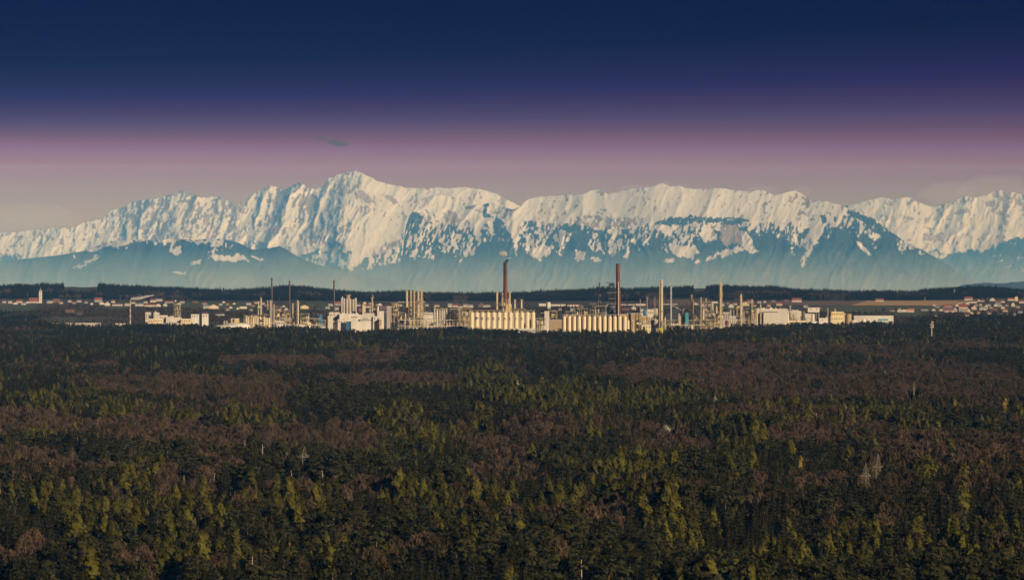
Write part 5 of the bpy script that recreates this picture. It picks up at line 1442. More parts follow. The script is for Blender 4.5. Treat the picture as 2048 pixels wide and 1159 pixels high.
for i, p in enumerate(SX):
    what = 'with the dark blue swoosh emblem' if i == 1 else ('bearing the dark letter %s' % word[i] if i in word else 'without any letter')

    o, r, H_ = silo(p, 623.5, 8.7, 'cream silo %s, %s in the lettered row' % (what, ORD[i]), 0, 'cream silos of the lettered row')
    zc = PZ(637, SILO_Y)
    if i in word: flat_letters(o, word[i], 5.6, (0, 0, zc), 'letter', 'letter', R=r+0.06, extrude=0.08)
    if i == 1:
        for nm_, poly in (('emblem', [(-2.9,2.9),(-0.4,3.2),(2.9,2.3),(2.9,-0.6),(1.2,-0.2),(-0.6,-1.6),(-2.3,-3.1),(-2.9,-1.2)]),):
            n_ = 14; mb = MB()
            # swoosh: a dark blue field with two pale sweeps left open
            for j in range(n_):
                t0, t1 = j/n_, (j+1)/n_
                for lo, hi in ((0.50, 1.0), (0.0, 0.34)):
                    def pt(t, s):
                        X_ = -3.0+6.0*t; top_ = 3.1-0.8*t*t; bot = -3.1+3.6*t**0.8
                        Z_ = bot+(top_-bot)*s; a = X_/r
                        return (math.sin(a)*(r+0.12), -math.cos(a)*(r+0.12), zc+Z_)
                    mb.quad(pt(t0,lo), pt(t1,lo), pt(t1,hi), pt(t0,hi))
            mb.build('emblem', M['logo'], o)
x, y = PX(1004.6, SILO_Y), SILO_Y; k = y/F; w = (1071-939)*k
o = root('silo_gantry', 'long walkway and pipe bridge along the tops of the lettered silos', 'walkway', (x, y, 0))
z = PZ(623.2, y)+1.6
MB().box(-w/2, w/2, -1.6, 1.6, z, z+0.3).build('deck', M['steel'], o)
mb = MB()
for h in (0.9, 1.6): mb.bar((-w/2,-1.6,z+h), (w/2,-1.6,z+h), 0.08)
for i in range(60): mb.bar((-w/2+w*i/59,-1.6,z), (-w/2+w*i/59,-1.6,z+1.6), 0.06, n=3)
mb.build('railing', M['gold'], o)
mb = MB()
for i in range(26): xx = -w/2+w*(i+0.5)/26; mb.bar((xx, 0, z-2.4), (xx, 0, z), 0.15)
mb.build('post', M['steel'], o)
block(1022, 1070, 657, 'low pale loading building at the foot of the lettered silos', -20, 'paleclad', 14, wins=12)
block(938, 1070, 626, 'dark backing wall between the lettered silos', 75, 'greyclad', 4, name='backing_wall', cat='wall')
# ---- first brick chimney and its columns
chimney(1010.7, 525, 7.6, 9.6, 'first brick chimney, sooty at its top and smoking', 190, 'brick', rim=True, soot=20, decks=(611,), n=28)
column(994, 584, 3.8, 'tall cream column with a collar left of the first brick chimney', 160, 'cream', decks=(585.5, 607), top='wide')
column(1005, 585, 2.2, 'slim cream column hugging the first brick chimney', 160, 'cream', decks=(590, 597, 604), top='dome')
column(1019, 584, 4.4, 'cream column just right of the first brick chimney', 160, 'cream', decks=(585,), top='wide')
column(1029.8, 599, 3.2, 'short cream column with a collar, first right of the first brick chimney', 170, 'cream', decks=(600,), top='wide')
column(1042.7, 599, 3.2, 'short cream column with a collar, second right of the first brick chimney', 170, 'cream', decks=(600,), top='wide')
block(1011, 1023, 609.5, 'tall cream furnace house at the foot of the first brick chimney', 150, 'yellow_p', 14, roofgear=4, wins=1)
unit(1003, 1013, 600, 'tangled cream pipes round the foot of the first brick chimney', 42, 140, 7, 'gold', 1.3, ('cream','gold','white'))
unit(1022, 1050, 617, 'low cream unit between the two short columns', 43, 160, 5, 'steel', 1.0, ('cream','white','gold'))
for i, (p, a) in enumerate([(1000, 606),(1016.5, 600.5)]): column(p, a, 1.8, 'thin pipe column beside the first brick chimney, %s one' % ('left','right')[i], 145, 'cream', top='ball')
tank(1092.5, 1101, 604, 'small round white tank in the far white hall row', 2400, 'white', 0.12)
# ---- between the silo rows
unit(1071, 1092, 636, 'bright tangled unit right of the lettered silos', 44, 70, 4, 'steel', 1.8, ('white','gold','cream','steel'))
block(1089, 1098.5, 623, 'tall white block between the two silo rows', 95, 'white', 12, ribs=3)
unit(1098.5, 1114, 621.5, 'cream deck structure on the right of the tall white block', 45, 98, 5, 'gold', 1.3, ('cream','rust','gold','white'))
block(1082, 1090, 626, 'narrow grey block left of the tall white block', 110, 'paleclad', 10)
block(1099.3, 1123.6, 640, 'big plain grey green hall left of the second silo row', 15, 'tan', 26, ribs=14, roof='greyclad')
unit(1150, 1175, 617, 'cream rooftop plant behind the second silo row', 46, 150, 5, 'steel', 1.3, ('cream','white','rust'))
unit(1180, 1193, 608, 'dark scaffold tower behind the second silo row', 47, 160, 6, 'darksteel', 0.9, ('gold','cream','darksteel'), rail='gold')
unit(1130, 1152, 623, 'low plant behind the left end of the second silo row', 48, 150, 4, 'steel', 1.0, ('cream','white'))
unit(1190, 1212, 612, 'light lattice plant around the flare', 49, 150, 5, 'steel', 0.6, ('steel','cream'), rail='steel')
# flare: thin stack inside a three legged lattice
x, y, k = place(1199.2, 190); zt_ = PZ(566, y)
o = root('flare_stack', 'thin dark flare pipe in a tapering lattice left of the dark derrick', 'flare', (x, y, 0))
MB().bar((0,0,-1), (0,0,zt_), 1.0, 0.75, 8).build('flare_pipe', M['darkstack'], o)
MB().lathe([(1.2,zt_-3),(1.2,zt_-0.5),(0.8,zt_+1.2)], n=8).build('burner', M['soot'], o)
mb = MB(); hh_ = zt_*0.80
L3 = [(math.cos(a), math.sin(a)) for a in (-2.6, -0.5, 1.57)]
for c_, s_ in L3: mb.bar((c_*6.5, s_*6.5, -1), (c_*1.4, s_*1.4, hh_), 0.26)
for j in range(12):
    z0_, z1_ = hh_*j/12, hh_*(j+1)/12; r0_, r1_ = 6.5-5.1*j/12, 6.5-5.1*(j+1)/12
    for q in range(3):
        a, b_ = L3[q], L3[(q+1) % 3]
        mb.bar((a[0]*r0_, a[1]*r0_, z0_), (b_[0]*r1_, b_[1]*r1_, z1_), 0.13); mb.bar((a[0]*r1_, a[1]*r1_, z1_), (b_[0]*r1_, b_[1]*r1_, z1_), 0.12)
mb.build('lattice', M['steel'], o)
# ---- second silo row
S2 = [1128.4,1138.5,1148.4,1158.2,1168.4,1178.4,1188.6,1199.0,1209.3,1219.5,1229.5,1239.4,1249.6]
for i, p in enumerate(S2): silo(p, 631.5, 7.6, 'plain cream silo, %s from the left in the second row' % ORD[i], 10, 'plain cream silos of the second row')
for i, p in enumerate((1256.4,1265.2,1274.6,1279.8,1285.4)): silo(p, 640, 5.0 if i < 3 else 4.2, 'small cream silo, %s right of the second row' % ORD[i], 18, 'small cream silos at the end of the second row')
y = SILO_Y+10; x = PX(1189, y); w = 130*y/F; z = PZ(631, y)+1.2
o = root('silo_gantry', 'long walkway along the tops of the plain second silo row', 'walkway', (x, y, 0))
MB().box(-w/2, w/2, -1.4, 1.4, z, z+0.3).build('deck', M['steel'], o)
mb = MB()
for h in (0.8, 1.4): mb.bar((-w/2,-1.4,z+h), (w/2,-1.4,z+h), 0.07)
for i in range(60): mb.bar((-w/2+w*i/59,-1.4,z), (-w/2+w*i/59,-1.4,z+1.4), 0.06, n=3)
mb.build('railing', M['steel'], o)
mb = MB()
for i in range(26): xx = -w/2+w*(i+0.5)/26; mb.bar((xx, 0, z-2.4), (xx, 0, z), 0.15)
mb.build('post', M['steel'], o)
block(1124, 1254, 635, 'dark backing wall between the plain silos', 92, 'greyclad', 4, name='backing_wall', cat='wall')
column(1211.8, 623, 3.0, 'short white drum on the roof line of the second silo row', 120, 'white', top='dome', name='roof_drum', cat='vessel')
# ---- second brick chimney and the dark derrick
o = chimney(1236, 527, 8.0, 9.2, 'second brick chimney, with a pale pipe up its lower half', 200, 'brick', rim=False, n=28, decks=(566, 585))
r_ = 4.0; yy = o.location.y
mb = MB(); mb.bar((0.4,-5.2,0), (0.4,-4.6,PZ(566, yy)), 0.85, 0.75, 8); mb.bar((0.4,-4.6,PZ(566, yy)), (0.4,-3.2,PZ(563.5, yy)), 0.75, n=8); mb.build('pale_pipe', M['cream'], o)
mb = MB(); mb.bar((-4.9,-1.5,0), (-4.3,-1.5,PZ(580, yy)), 0.4, n=6); mb.bar((4.9,-1.5,0), (4.4,-1.5,PZ(584, yy)), 0.5, n=6); mb.build('side_pipe', M['rust'], o)
x, y, k = place(1223.3, 175); zt_ = PZ(565.5, y)
o = root('derrick', 'dark lattice derrick with a small boom left of the second brick chimney', 'derrick', (x, y, 0))
mb = MB(); hw_ = 4.5
for sx in (-1, 1):
    for sy in (-1, 1): mb.bar((sx*hw_, sy*hw_, -1), (sx*hw_, sy*hw_, zt_), 0.34)
nl = 16
for j in range(nl):
    a, b_ = zt_*j/nl, zt_*(j+1)/nl
    for s in (-1, 1):
        mb.bar((-hw_, s*hw_, a), (hw_, s*hw_, b_), 0.17); mb.bar((hw_, s*hw_, a), (-hw_, s*hw_, b_), 0.17); mb.bar((-hw_, s*hw_, b_), (hw_, s*hw_, b_), 0.22)
        mb.bar((s*hw_, -hw_, a), (s*hw_, hw_, b_), 0.17); mb.bar((s*hw_, -hw_, b_), (s*hw_, hw_, b_), 0.2)
mb.build('lattice', M['darksteel'], o)
for q, w_, c in ((572, 6.2, 'darksteel'), (585, 7.6, 'steel'), (597, 5.6, 'steel'), (607, 8.2, 'steel')):
    z = PZ(q, y); MB().box(-w_, w_, -w_*0.8, w_*0.8, z, z+0.5).build('deck', M[c], o)
MB().box(-3.6, 3.6, -3.6, 3.6, PZ(571, y), PZ(566.5, y)).build('winch_house', M['darksteel'], o)
mb = MB(); mb.bar((hw_, 0, zt_), (-11.5, 0, zt_+0.2), 0.3); mb.bar((0, 0, zt_+3), (-8, 0, zt_+0.3), 0.12); mb.bar((0,0,zt_), (0,0,zt_+3), 0.2); mb.build('boom', M['darksteel'], o)
mb = MB(); mb.lathe([(7.0,-1),(7.0,PZ(612, y)),(4.6,PZ(608, y))], n=14); mb.build('reactor_skirt', M['darksteel'], o)
for q in (613, 622): MB().lathe([(7.2,PZ(q, y)),(7.2,PZ(q, y)+0.5)], n=14, cap=False).build('hoop', M['steel'], o)
block(1254, 1283, 627, 'ochre clad hall behind the small cream silos', 150, 'ochre', 20, wins=0, roof='roof_white', ribs=10)
block(1240, 1284, 629, 'brown roofed hall right of the second brick chimney', 220, 'ochre', 20, roof='roof_white')
block(1284, 1300, 633, 'low ochre annex right of the ochre hall', 170, 'ochre', 16, roof='roof_white')
for i, (a, b_) in enumerate([(1286, 1292)]): block(a, b_, 617, 'narrow blue tower between the thin stacks', 300, 'blue', 6, roof='blue')
block(1281, 1287, 620, 'white block left of the narrow blue tower', 300, 'white', 10, wins=2); block(1292, 1307, 621, 'white block right of the narrow blue tower', 300, 'white', 12, wins=4, roofgear=3)
chimney(1280.3, 597.5, 1.6, 2.0, 'thin reddish stack left of the blue tower', 130, 'tan', rim=False); chimney(1294, 593, 2.2, 2.8, 'thin two tone stack right of the blue tower', 120, 'tan', rim=True, bands=2)
chimney(1308.2, 592.5, 0.9, 1.2, 'thin dark red pipe stack, left of the pair', 110, 'rust', rim=False, n=10); chimney(1310.8, 592.5, 0.9, 1.2, 'thin dark red pipe stack, right of the pair', 110, 'rust', rim=False, n=10)
unit(1279, 1300, 635, 'cream plant at the foot of the thin stacks', 51, 80, 4, 'steel', 1.2, ('cream','white','gold'))
block(1284, 1302, 650, 'low cream building at the foot of the two tone stack', 30, 'cream', 10, wins=3)
chimney(1323.0, 559, 5.4, 6.4, 'tallest cream stack right of the second silo row', 60, 'silo', rim=False, decks=(569, 590, 622), n=24)
chimney(1319.0, 559.5, 1.3, 1.6, 'thin cream pipe stack touching the left side of the tallest cream stack', 50, 'silo', rim=False, n=10)
block(1316.5, 1325, 657, 'bright yellow panel shed at the foot of the tallest cream stack', -4, 'lamp_yellow', 5, roof='lamp_yellow')
column(1341.6, 573, 2.6, 'slender pale stack between the tallest cream stack and the black hopper', 80, 'paleclad', decks=(587,), top='flat', name='vent_stack', cat='stack')
# black hopper hall with its leaning conveyor
x, y, k = place(1347, 120)
o = root('coal_hopper', 'black pitched hopper hall behind the slender pale stack', 'hall', (x, y, 0))
w_, h1, h2 = 19*k, PZ(630, y), PZ(614, y)
mb = MB(); sh = lambda s: [(-w_,s*8,-1),(w_*0.9,s*8,-1),(w_*0.7,s*8,PZ(622, y)),(w_*0.15,s*8,h2),(-w_*0.35,s*8,PZ(622, y)),(-w_,s*8,h1)]
A_, B_ = sh(-1), sh(1); n = len(mb.v); mb.v += A_+B_
mb.f.append(tuple(range(n, n+6))); mb.f.append(tuple(reversed(range(n+6, n+12)))); mb.mi += [0, 0]
for i in range(6): j = (i+1) % 6; mb.f.append((n+i, n+6+i, n+6+j, n+j)); mb.mi.append(0)
mb.build('wall', M['darksteel'], o)
mb = MB(); mb.bar((w_*0.15,-8.3,h2+0.2), (w_*0.95,-8.3,PZ(621, y)), 0.4); mb.bar((w_*1.1,-8.3,PZ(616, y)), (w_*0.8,-8.3,PZ(636, y)), 0.45); mb.bar((w_*0.9,-8.3,PZ(621, y)), (w_*1.1,-8.3,PZ(616, y)), 0.3); mb.build('conveyor', M['steel'], o)
column(1357.5, 627, 5.6, 'tan upright tank before the black hopper hall', 75, 'tan', top='flat', name='storage_tank', cat='tank', pipe=False, lad=False)
block(1370.6, 1377.2, 626, 'plain teal tower block right of the black hopper hall', 75, 'teal', 8, roof='teal')
block(1360, 1371, 633, 'grey shed between black hopper hall and teal block', 90, 'greyclad', 10)
block(1298, 1316, 640, 'pale low hall with a sloping conveyor left of the tallest cream stack', 90, 'greyclad', 14, roofgear=3)
x, y, k = place(1305, 100)
o = root('conveyor', 'sloping enclosed conveyor left of the tallest cream stack', 'conveyor', (x, y, 0))
MB().bar((-12*k, -9, PZ(643, y)), (11*k, -9, PZ(627, y)), 0.9).build('gallery', M['greyclad'], o)
mb = MB()
for t in (-0.6, 0.0, 0.6): mb.bar((t*11*k, -9, 0), (t*11*k, -9, PZ(635-t*8, y)), 0.2)
mb.build('trestle', M['steel'], o)
# ---- right hand process area
unit(1325, 1345, 641, 'low bright unit right of the tallest cream stack', 52, 45, 3, 'steel', 1.3, ('white','cream','gold'))
column(1330, 637, 3.2, 'short white vessel right of the tallest cream stack', 50, 'white', top='neck', name='process_vessel', cat='vessel')
unit(1342, 1362, 640, 'low yellow cream unit below the black hopper hall', 53, 40, 3, 'gold', 1.5, ('cream','gold','white'))
column(1383.2, 591.5, 3.2, 'rusty cream column, left and taller of the close pair', 90, 'tan', decks=(592, 604, 620), top='neck'); column(1386.4, 599, 2.6, 'cream column, right and shorter of the close pair', 84, 'cream', decks=(605,), top='dome')
unit(1368, 1388, 646, 'low bright unit at the foot of the close column pair', 54, 35, 3, 'steel', 1.6, ('white','gold','cream'))
column(1380, 609, 1.6, 'thin dark column left of the close pair', 100, 'darkstack', top='dome')
column(1402, 598, 1.9, 'thin white column with a white tip', 100, 'white', decks=(614,), top='cone', lad=False); column(1412, 599, 2.6, 'white column with a white nozzle beside the thin one', 100, 'white', decks=(604, 612), top='neck')
column(1406.7, 616, 4.4, 'banded cream column in the middle of the lattice plant', 50, 'cream', decks=(618, 628, 640), top='dome')
unit(1403, 1422, 604, 'tall lattice plant around the banded cream column', 55, 95, 8, 'steel', 0.8, ('cream','white','steel'))
unit(1388, 1404, 632, 'grey plant right of the close column pair', 56, 70, 5, 'steel', 1.2, ('white','gold','cream','tan'))
unit(1394, 1432, 640, 'glittering low plant at the wood edge', 57, 28, 4, 'gold', 1.8, ('gold','white','cream'))
column(1392.5, 633, 2.8, 'short tan column in the grey plant', 60, 'tan', top='dome')
column(1423.8, 604, 2.2, 'pale grey double column, left one', 85, 'paleclad', top='flat', decks=(606,)); column(1426, 605, 1.5, 'pale grey double column, right one', 85, 'paleclad', top='flat')
column(1433, 614, 2.6, 'cream column left of the tallest distillation column', 70, 'cream', decks=(618, 628), top='neck')
column(1441.3, 568, 6.4, 'tallest distillation column, banded cream with a dark crown', 80, 'cream', decks=(570, 587, 592, 615, 634), top='neck')
unit(1428, 1446, 626, 'plant at the foot of the tallest distillation column', 58, 55, 5, 'steel', 1.2, ('white','cream','gold'))
unit(1410, 1440, 622, 'grey pipe maze left of the tallest distillation column', 59, 130, 5, 'steel', 1.0, ('steel','white','cream'))
block(1446, 1459, 625, 'grey hall with tall windows right of the tallest distillation column', 90, 'greyclad', 12, wins=3, rows=3)
block(1458.5, 1472, 633, 'small pinkish white building with dark windows', 60, 'paleclad', 12, wins=3, rows=3)
tank(1450.5, 1457.5, 640, 'dark red round tank before the grey hall', 40, 'redtank', 0.3, rail=False)
for i, p in enumerate((1461, 1467)): column(p, 619, 2.6, 'grey vent column above the pinkish white building, %s one' % ('left','right')[i], 110, 'greyclad', top='dome')
column(1473.8, 615, 3.0, 'cream yellow column right of the pinkish building', 60, 'yellow_p', decks=(618, 630), top='neck')
column(1481.7, 590, 3.8, 'slim banded column with a small flag pipe on top', 75, 'cream', decks=(593, 601, 611, 634), top='neck')
column(1484.8, 606, 1.8, 'thin tan pipe column beside the slim banded column', 72, 'tan', top='flat')
unit(1470, 1488, 633, 'low cream unit at the foot of the slim banded column', 60, 45, 4, 'steel', 1.1, ('cream','white','steel'))
unit(1486, 1503, 618, 'dark pipe maze right of the slim banded column', 61, 70, 6, 'darksteel', 0.9, ('steel','gold','white'), rail='steel')
column(1504, 602, 2.4, 'white cone topped stack left of the big factory hall', 70, 'white', top='cone', decks=(612,), base=1.9, name='vent_stack', cat='stack')
unit(1502.5, 1513, 618, 'tall scaffold with zigzag stairs at the corner of the big factory hall', 62, 50, 9, 'gold', 1.2, ('gold','white','steel'), depth=8)
column(1521, 610, 2.2, 'thin cream column in front of the big factory hall', 35, 'cream', decks=(614, 624, 634), top='neck')
pipe_rack(1320, 1410, 650, 'front pipe rack right of the tallest cream stack', 30); pipe_rack(1410, 1500, 640, 'pipe rack before the tallest distillation column', 35); pipe_rack(1330, 1400, 641, 'rear pipe rack by the black hopper hall', 100)
# ---- big factory hall and the right end
block(1513, 1576, 618.6, 'big pale ribbed factory hall, the largest building', 75, 'paleclad', 50, ribs=26, roofgear=12, name='factory_hall')
o = block(1527, 1556, 622, 'upper window strip wall on the big factory hall', 69, 'paleclad', 5, wins=9, wy=623.5)
block(1576, 1602.5, 622.5, 'stepped lower right wing of the big factory hall', 90, 'paleclad', 36, ribs=8, roofgear=7)
block(1565, 1577.8, 627.5, 'bright cream front block of the big factory hall', 48, 'cream', 14, ribs=4)
column(1580, 611, 3.6, 'short round vent stack on the right wing of the big hall', 86, 'paleclad', decks=(612, 620), top='flat', name='vent_stack', cat='stack')
for i, t in enumerate((628, 631, 634, 637)): pass
unit(1577, 1594, 626, 'striped fire stairs and pipes on the right wing of the big hall', 63, 70, 6, 'steel', 0.9, ('white','steel','darksteel'), rail='steel')
unit(1592, 1612, 625, 'grey pipe maze right of the big factory hall', 64, 80, 5, 'darksteel', 1.0, ('white','steel','cream'), rail='steel')
block(1576, 1614, 642, 'long bright low hall before the right wing', 30, 'cream', 14, wins=14, wy=645)
column(1607.5, 621.5, 1.8, 'thin white column left of the cream topped tower block', 90, 'white', top='dome')
block(1615.8, 1639, 614.8, 'bright box on a steel support frame, right of the big hall', 85, 'white', 16, wins=2, roof='wall_wood', bottom=624)
block(1610, 1624, 628, 'pale block behind the small domed tower', 60, 'paleclad', 12)
column(1626, 627, 6.2, 'small round domed tower below the box on the frame', 40, 'white', top='dome', name='domed_tower', cat='tower', pipe=False, lad=False)
tank(1620, 1638, 642, 'low white dome below the box on the frame', 20, 'white', 0.2, rail=False)
unit(1596, 1622, 636, 'low pipe maze before the box on the frame', 65, 35, 3, 'steel', 1.0, ('white','steel','cream'), rail='steel')
block(1638, 1664, 636.5, 'long low white hall between the framed box and the yellow block', 60, 'white', 16, wins=2, roofgear=4)
block(1662.8, 1687.5, 624, 'yellow cream block with small windows on top', 60, 'yellow_p', 18, wins=6, rows=1, name='factory_block')
block(1661.5, 1686, 633.5, 'cream lower front of the yellow block', 46, 'cream', 12, wins=5, name='factory_block')
column(1670, 617, 3.2, 'small tan drum on the roof of the yellow block', 72, 'tan', top='dome', name='roof_drum', cat='vessel', pipe=False, lad=False)
block(1686, 1691, 627, 'grey slab beside the yellow block', 70, 'greyclad', 8)
tank(1693.7, 1703.2, 627.5, 'tan round silo right of the yellow block', 60, 'tan', 0.05)
tank(1699.5, 1717.5, 640, 'white dome at the left end of the long grey hall', 25, 'white', 0.35, rail=False)
tank(1724, 1732, 637.5, 'small white dome before the long grey hall, left one', 35, 'white', 0.3, rail=False); tank(1733.5, 1740.5, 637.5, 'small white dome before the long grey hall, right one', 35, 'white', 0.3, rail=False)
o = block(1708, 1787, 632, 'long pale grey hall with a blue window band at the right end', 60, 'paleclad', 30, ribs=20, name='factory_hall')
yy = o.location.y-15; k = yy/F
MB().box((1756-1747.5)*k, (1776-1747.5)*k, -15.35, -15.01, PZ(641.3, yy), PZ(637.2, yy)).build('blue_band', M['teal'], o)
block(1740, 1786, 641.6, 'white low front hall below the blue window band', 40, 'white', 12, wins=10)
# lattice mast
def lattice_mast(px, py, w0, w1, label, off, name='lattice_mast', m='white', y=None):
    if y is None: x, y, k = place(px, off)
    x = PX(px, y); zt_ = PZ(py, y); z0_ = Z0(x, y)
    o = root(name, label, 'mast', (x, y, 0)); mb = MB(); nl = int((zt_-z0_)/3)
    for sx in (-1, 1):
        for sy in (-1, 1): mb.bar((sx*w0/2, sy*w0/2, z0_-1), (sx*w1/2, sy*w1/2, zt_), 0.16)
    for j in range(nl):
        t0, t1 = j/nl, (j+1)/nl; a, b_ = z0_+(zt_-z0_)*t0, z0_+(zt_-z0_)*t1; r0_, r1_ = (w0+(w1-w0)*t0)/2, (w0+(w1-w0)*t1)/2
        for s in (-1, 1):
            mb.bar((-r0_, s*r0_, a), (r1_, s*r1_, b_), 0.1); mb.bar((s*r0_, -r0_, a), (s*r1_, r1_, b_), 0.1); mb.bar((-r1_, s*r1_, b_), (r1_, s*r1_, b_), 0.1)
    mb.build('lattice', M[m], o)
    mb = MB(); mb.bar((0,0,zt_), (0,0,zt_+2.5), 0.12); mb.build('rod', M['steel'], o)
    return o, x, y, zt_
lattice_mast(1655.5, 616, 3.0, 1.6, 'white lattice mast between the framed box and the yellow block', 110)
lattice_mast(1909, 578, 4.0, 2.6, 'pale radio mast standing in the wooded ridge', 0, 'radio_mast', 'paleclad', y=8880.0)
lattice_mast(1850, 593, 2.2, 1.2, 'faint thin mast at the edge of the straw field', 0, 'radio_mast', 'greyclad', y=8500.0)
# antenna tower in the wood
x, y = PX(1863.3, 4700.0), 4700.0; z0_ = Z0(x, y); zt_ = PZ(641, y)
o = root('antenna_tower', 'grey concrete antenna tower with white dishes in the dark wood', 'antenna tower', (x, y, z0_))
zt_ -= z0_
smooth_by_angle(MB().lathe([(1.1,-1),(0.8,zt_-7)], n=12).build('shaft', M['greyclad'], o)); MB().bar((0,0,zt_-7), (0,0,zt_), 0.45, 0.3, 8).build('mast_tip', M['paleclad'], o)
for q, w_ in ((zt_-7, 2.6), (zt_-10.5, 2.4)): ring_deck(o, q, 1.0, 'steel', 'steel', w_-1)
mb_d = MB().lathe([(0.05,-0.25),(0.8,-0.15),(1.05,0.1),(1.05,0.3)], n=12).mesh('dish', M['white'])
for i, (dx, dz, s) in enumerate([(-2.6,-6.2,1.0),(2.3,-6.4,1.15),(0.8,-8.6,1.2),(-1.3,-9.8,0.9),(1.6,-2.2,0.9),(2.5,-9.2,0.7),(-0.2,-4.6,0.8)]):
    d = mesh_obj('dish', mb_d, o); d.location = (dx, -1.6, zt_+dz); d.rotation_euler = (1.57, 0, 0.3*(i-3)); d.scale = (s, s, s)
mb = MB()
for i in range(6): a = i*1.047; mb.bar((math.cos(a)*2.4, math.sin(a)*2.4, zt_-7), (math.cos(a)*2.4, math.sin(a)*2.4, zt_-4), 0.18)
mb.build('panel_antenna', M['white'], o)

# ---------------------------------------------------------------- power line through the wood
M['galv'] = mat('weathered_zinc', (0.33,0.30,0.25), (0.26,0.24,0.2), scale=0.5, rough=0.6)
def pylon(px, py, py_arm, arm_px, label, D, rz):
    x = PX(px, D); z0_ = Z0(x, D); zt_ = PZ(py, D)-z0_; za = PZ(py_arm, D)-z0_; ha = arm_px*D/F/2
    o = root('power_pylon', label, 'pylon', (x, D, z0_), 'lattice pylons of the power line', rz)
    def leg(z): return 2.6+(1.15-2.6)*z/za if z < za else max(0.12, 1.5*(zt_-z)/(zt_-za))
    mb = MB(); nl = 10
    for sx in (-1, 1):
        for sy in (-1, 1):
            mb.bar((sx*2.6, sy*2.6, -1), (sx*1.15, sy*1.15, za), 0.10); mb.bar((sx*1.5, sy*1.5, za), (sx*0.1, sy*0.1, zt_), 0.08)
    for j in range(nl):
        a, b_ = za*j/nl, za*(j+1)/nl; r0_, r1_ = leg(a), leg(b_-0.01)
        for s in (-1, 1):
            mb.bar((-r0_, s*r0_, a), (r1_, s*r1_, b_), 0.04); mb.bar((r0_, s*r0_, a), (-r1_, s*r1_, b_), 0.04); mb.bar((s*r0_, -r0_, a), (s*r1_, r1_, b_), 0.04)
    for j in range(4):
        a, b_ = za+(zt_-za)*j/4.5, za+(zt_-za)*(j+1)/4.5; r0_, r1_ = leg(a+0.01), leg(b_)
        for s in (-1, 1): mb.bar((-r0_, s*r0_, a), (r1_, s*r1_, b_), 0.04)
    mb.build('tower_body', M['galv'], o)
    mb = MB()
    for s in (-1, 1):
        for sy in (-0.5, 0.5):
            mb.bar((0, sy*1.6, za), (s*ha, sy*0.2, za+0.1), 0.12); mb.bar((0, sy*1.6, za+1.8), (s*ha, sy*0.2, za+0.15), 0.06)
        for t in (0.25, 0.5, 0.75): mb.bar((s*ha*t, 0, za), (s*ha*t, 0, za+1.8*(1-t)), 0.04)
    mb.build('crossarm', M['galv'], o)
    for t in (-0.96, -0.5, 0.5, 0.96): MB().lathe([(0.1,za-1.6),(0.16,za-1.2),(0.1,za-0.8),(0.16,za-0.4),(0.08,za)], t*ha, 0, n=6).build('insulator', M['rust'], o)
    return [(x+math.cos(rz)*t*ha, D+math.sin(rz)*t*ha, z0_+za-1.6) for t in (-0.96, -0.5, 0.5, 0.96)]
pyA = pylon(609, 892, 913, 29, 'left lattice pylon, the larger of the two left of the yellow tree', 1900.0, 0.12)
pyB = pylon(573.5, 903, 924, 15, 'small narrow lattice pylon beside the larger left one', 2010.0, 0.5)
pyC = pylon(1756.5, 908, 933, 22, 'right lattice pylon, taller of the right pair', 1860.0, 0.15)
pyD = pylon(1731.5, 925, 951, 24, 'right lattice pylon with a sagging arm, shorter of the right pair', 1780.0, 0.5)
def wires(A, B, label, sag=5.0):
    mb = MB(); c = Vector(((A[0][0]+B[0][0])/2, (A[0][1]+B[0][1])/2, 0))
    o = root('power_line', label, 'power line', tuple(c), 'wires of the power line')
    for a, b_ in zip(A, B):
        p = None
        for i in range(13):
            t = i/12; q = Vector(a)*(1-t)+Vector(b_)*t; q.z -= sag*4*t*(1-t); q -= c
            if p is not None: mb.bar(tuple(p), tuple(q), 0.018, n=3)
            p = q
    mb.build('wire', M['galv'], o)
wires(pyD, pyC, 'wires between the right pylon pair', 0.8); wires(pyB, pyA, 'wires between the left pylon pair', 0.8)

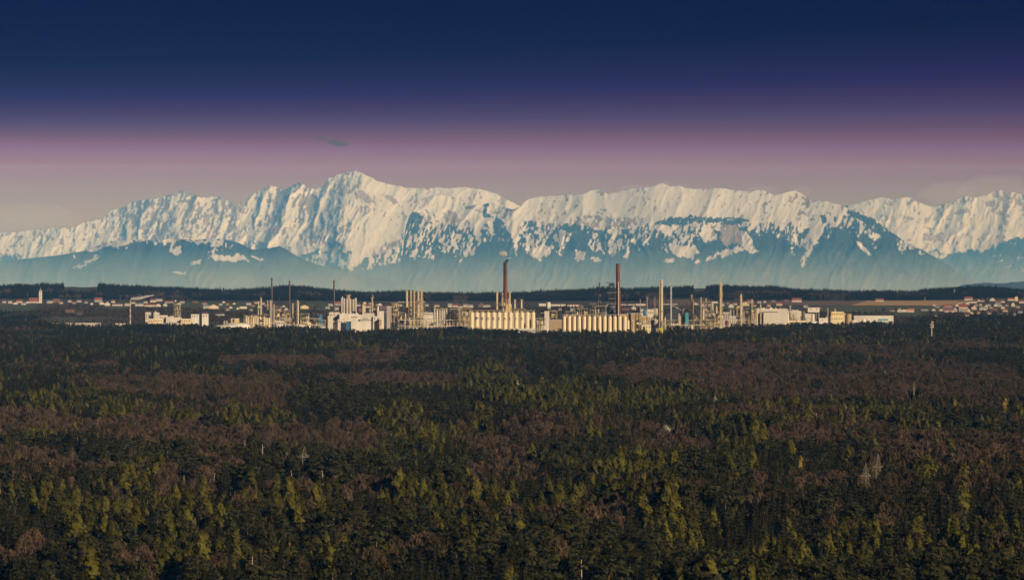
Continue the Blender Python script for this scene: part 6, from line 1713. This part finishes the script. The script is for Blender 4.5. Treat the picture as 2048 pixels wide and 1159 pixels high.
# ---------------------------------------------------------------- smoke, steam and clouds
M['steam'] = volume_mat('white_steam', (0.99,0.99,0.99), 0.5)
M['smoke'] = volume_mat('thin_smoke', (0.99,0.98,0.97), 0.03)
def plume(name, label, pts, off, px0, m, seed, cat='steam'):
    """closed puffy tube through points given as (column, row, half height in pixels)"""
    x0, y0_, k = place(px0, off); mb = MB(); n = 14; P_ = []
    K = 40; ts = np.linspace(0, len(pts)-1, K)
    for t in ts: P_.append([np.interp(t, range(len(pts)), [p[q] for p in pts]) for q in range(3)])
    for j, (a, b_, r) in enumerate(P_):
        e = 0.06 if j in (0, K-1) else 1.0
        for i in range(n):
            th = 2*math.pi*i/n; rr = r*k*e*(0.55+0.9*float(fbm(a/2.2+math.cos(th)*1.1+seed, b_/2.2+math.sin(th)*1.1, seed, 3)))
            mb.v.append((PX(a, y0_)-x0+0.35*rr*math.sin(th*2+j), math.cos(th)*rr, PZ(b_, y0_)+math.sin(th)*rr))
    for j in range(K-1):
        for i in range(n):
            i2 = (i+1) % n; mb.f.append((j*n+i, j*n+i2, (j+1)*n+i2, (j+1)*n+i)); mb.mi.append(0)
    mb.f.append(tuple(reversed(range(n)))); mb.f.append(tuple((K-1)*n+i for i in range(n))); mb.mi += [0, 0]
    o = outward(mb.build(name, m, smooth=False)); o.location = (x0, y0_, 0)
    return tag(o, label, cat)
plume('steam_plume', 'bright white steam drifting right from the thin banded chimney', [(260.6,599.5,0.8),(261.5,597.5,1.6),(265,597,2.6),(272,596.5,2.8),(280,596,3.0),(287,594,2.6),(294,592.5,2.2),(302,591,1.6),(309,589.5,0.9)], 62, 260.4, M['steam'], 3)
plume('steam_plume', 'thin steam wisp rising above the white houses at the left', [(312,597,0.8),(316,592,1.2),(321,587,1.1),(326,583,0.7)], 2500, 318, M['smoke'], 9)
plume('smoke_puff', 'white round smoke puff above the first brick chimney', [(998,506,1.5),(1001,507,4.2),(1006,507.5,5.4),(1011,507,4.8),(1014,509,3.0)], 190, 1010.5, M['steam'], 14, 'smoke')
plume('smoke_puff', 'thin smoke leaving the mouth of the first brick chimney', [(1010,523,1.8),(1014,521.5,2.2),(1017,519,2.0),(1014,514,2.0),(1012,511,1.6)], 190, 1010.5, M['smoke'], 17, 'smoke')
blob('cloud', 'small dark blue lens shaped cloud alone in the mauve sky', 'cloud', 674, 286, 48, 12, 86000, M['cloud_dark'], 4, tilt=-0.14, depth=1500)
blob('cloud', 'tiny dark cloud scrap left of the lens shaped cloud', 'cloud', 641, 276, 24, 9, 86000, M['cloud_dark'], 8, tilt=-0.1, depth=900)
for i, (px, py, w, h, lab) in enumerate([(1895,386,90,44,'soft grey cloud bank behind the snowy range at the right'),(1990,378,130,58,'soft grey cloud bank around the rightmost summit'),(1262,378,46,14,'pale cloud cap over the plateau, left of the middle'),
    (1326,371,34,15,'pale round cloud over the middle of the plateau'),(1356,374,30,11,'small pale cloud right of the round one'),(1594,387,34,26,'cream cloud behind the rocky knob of the plateau'),(60,440,200,70,'broad pale cloud behind the low left end of the range'),(1515,382,60,14,'pale cloud streak over the right of the plateau')]):
    blob('cloud', lab, 'cloud', px, py, w, h, 82000, M['cloud_soft'], 20+i, depth=3500)
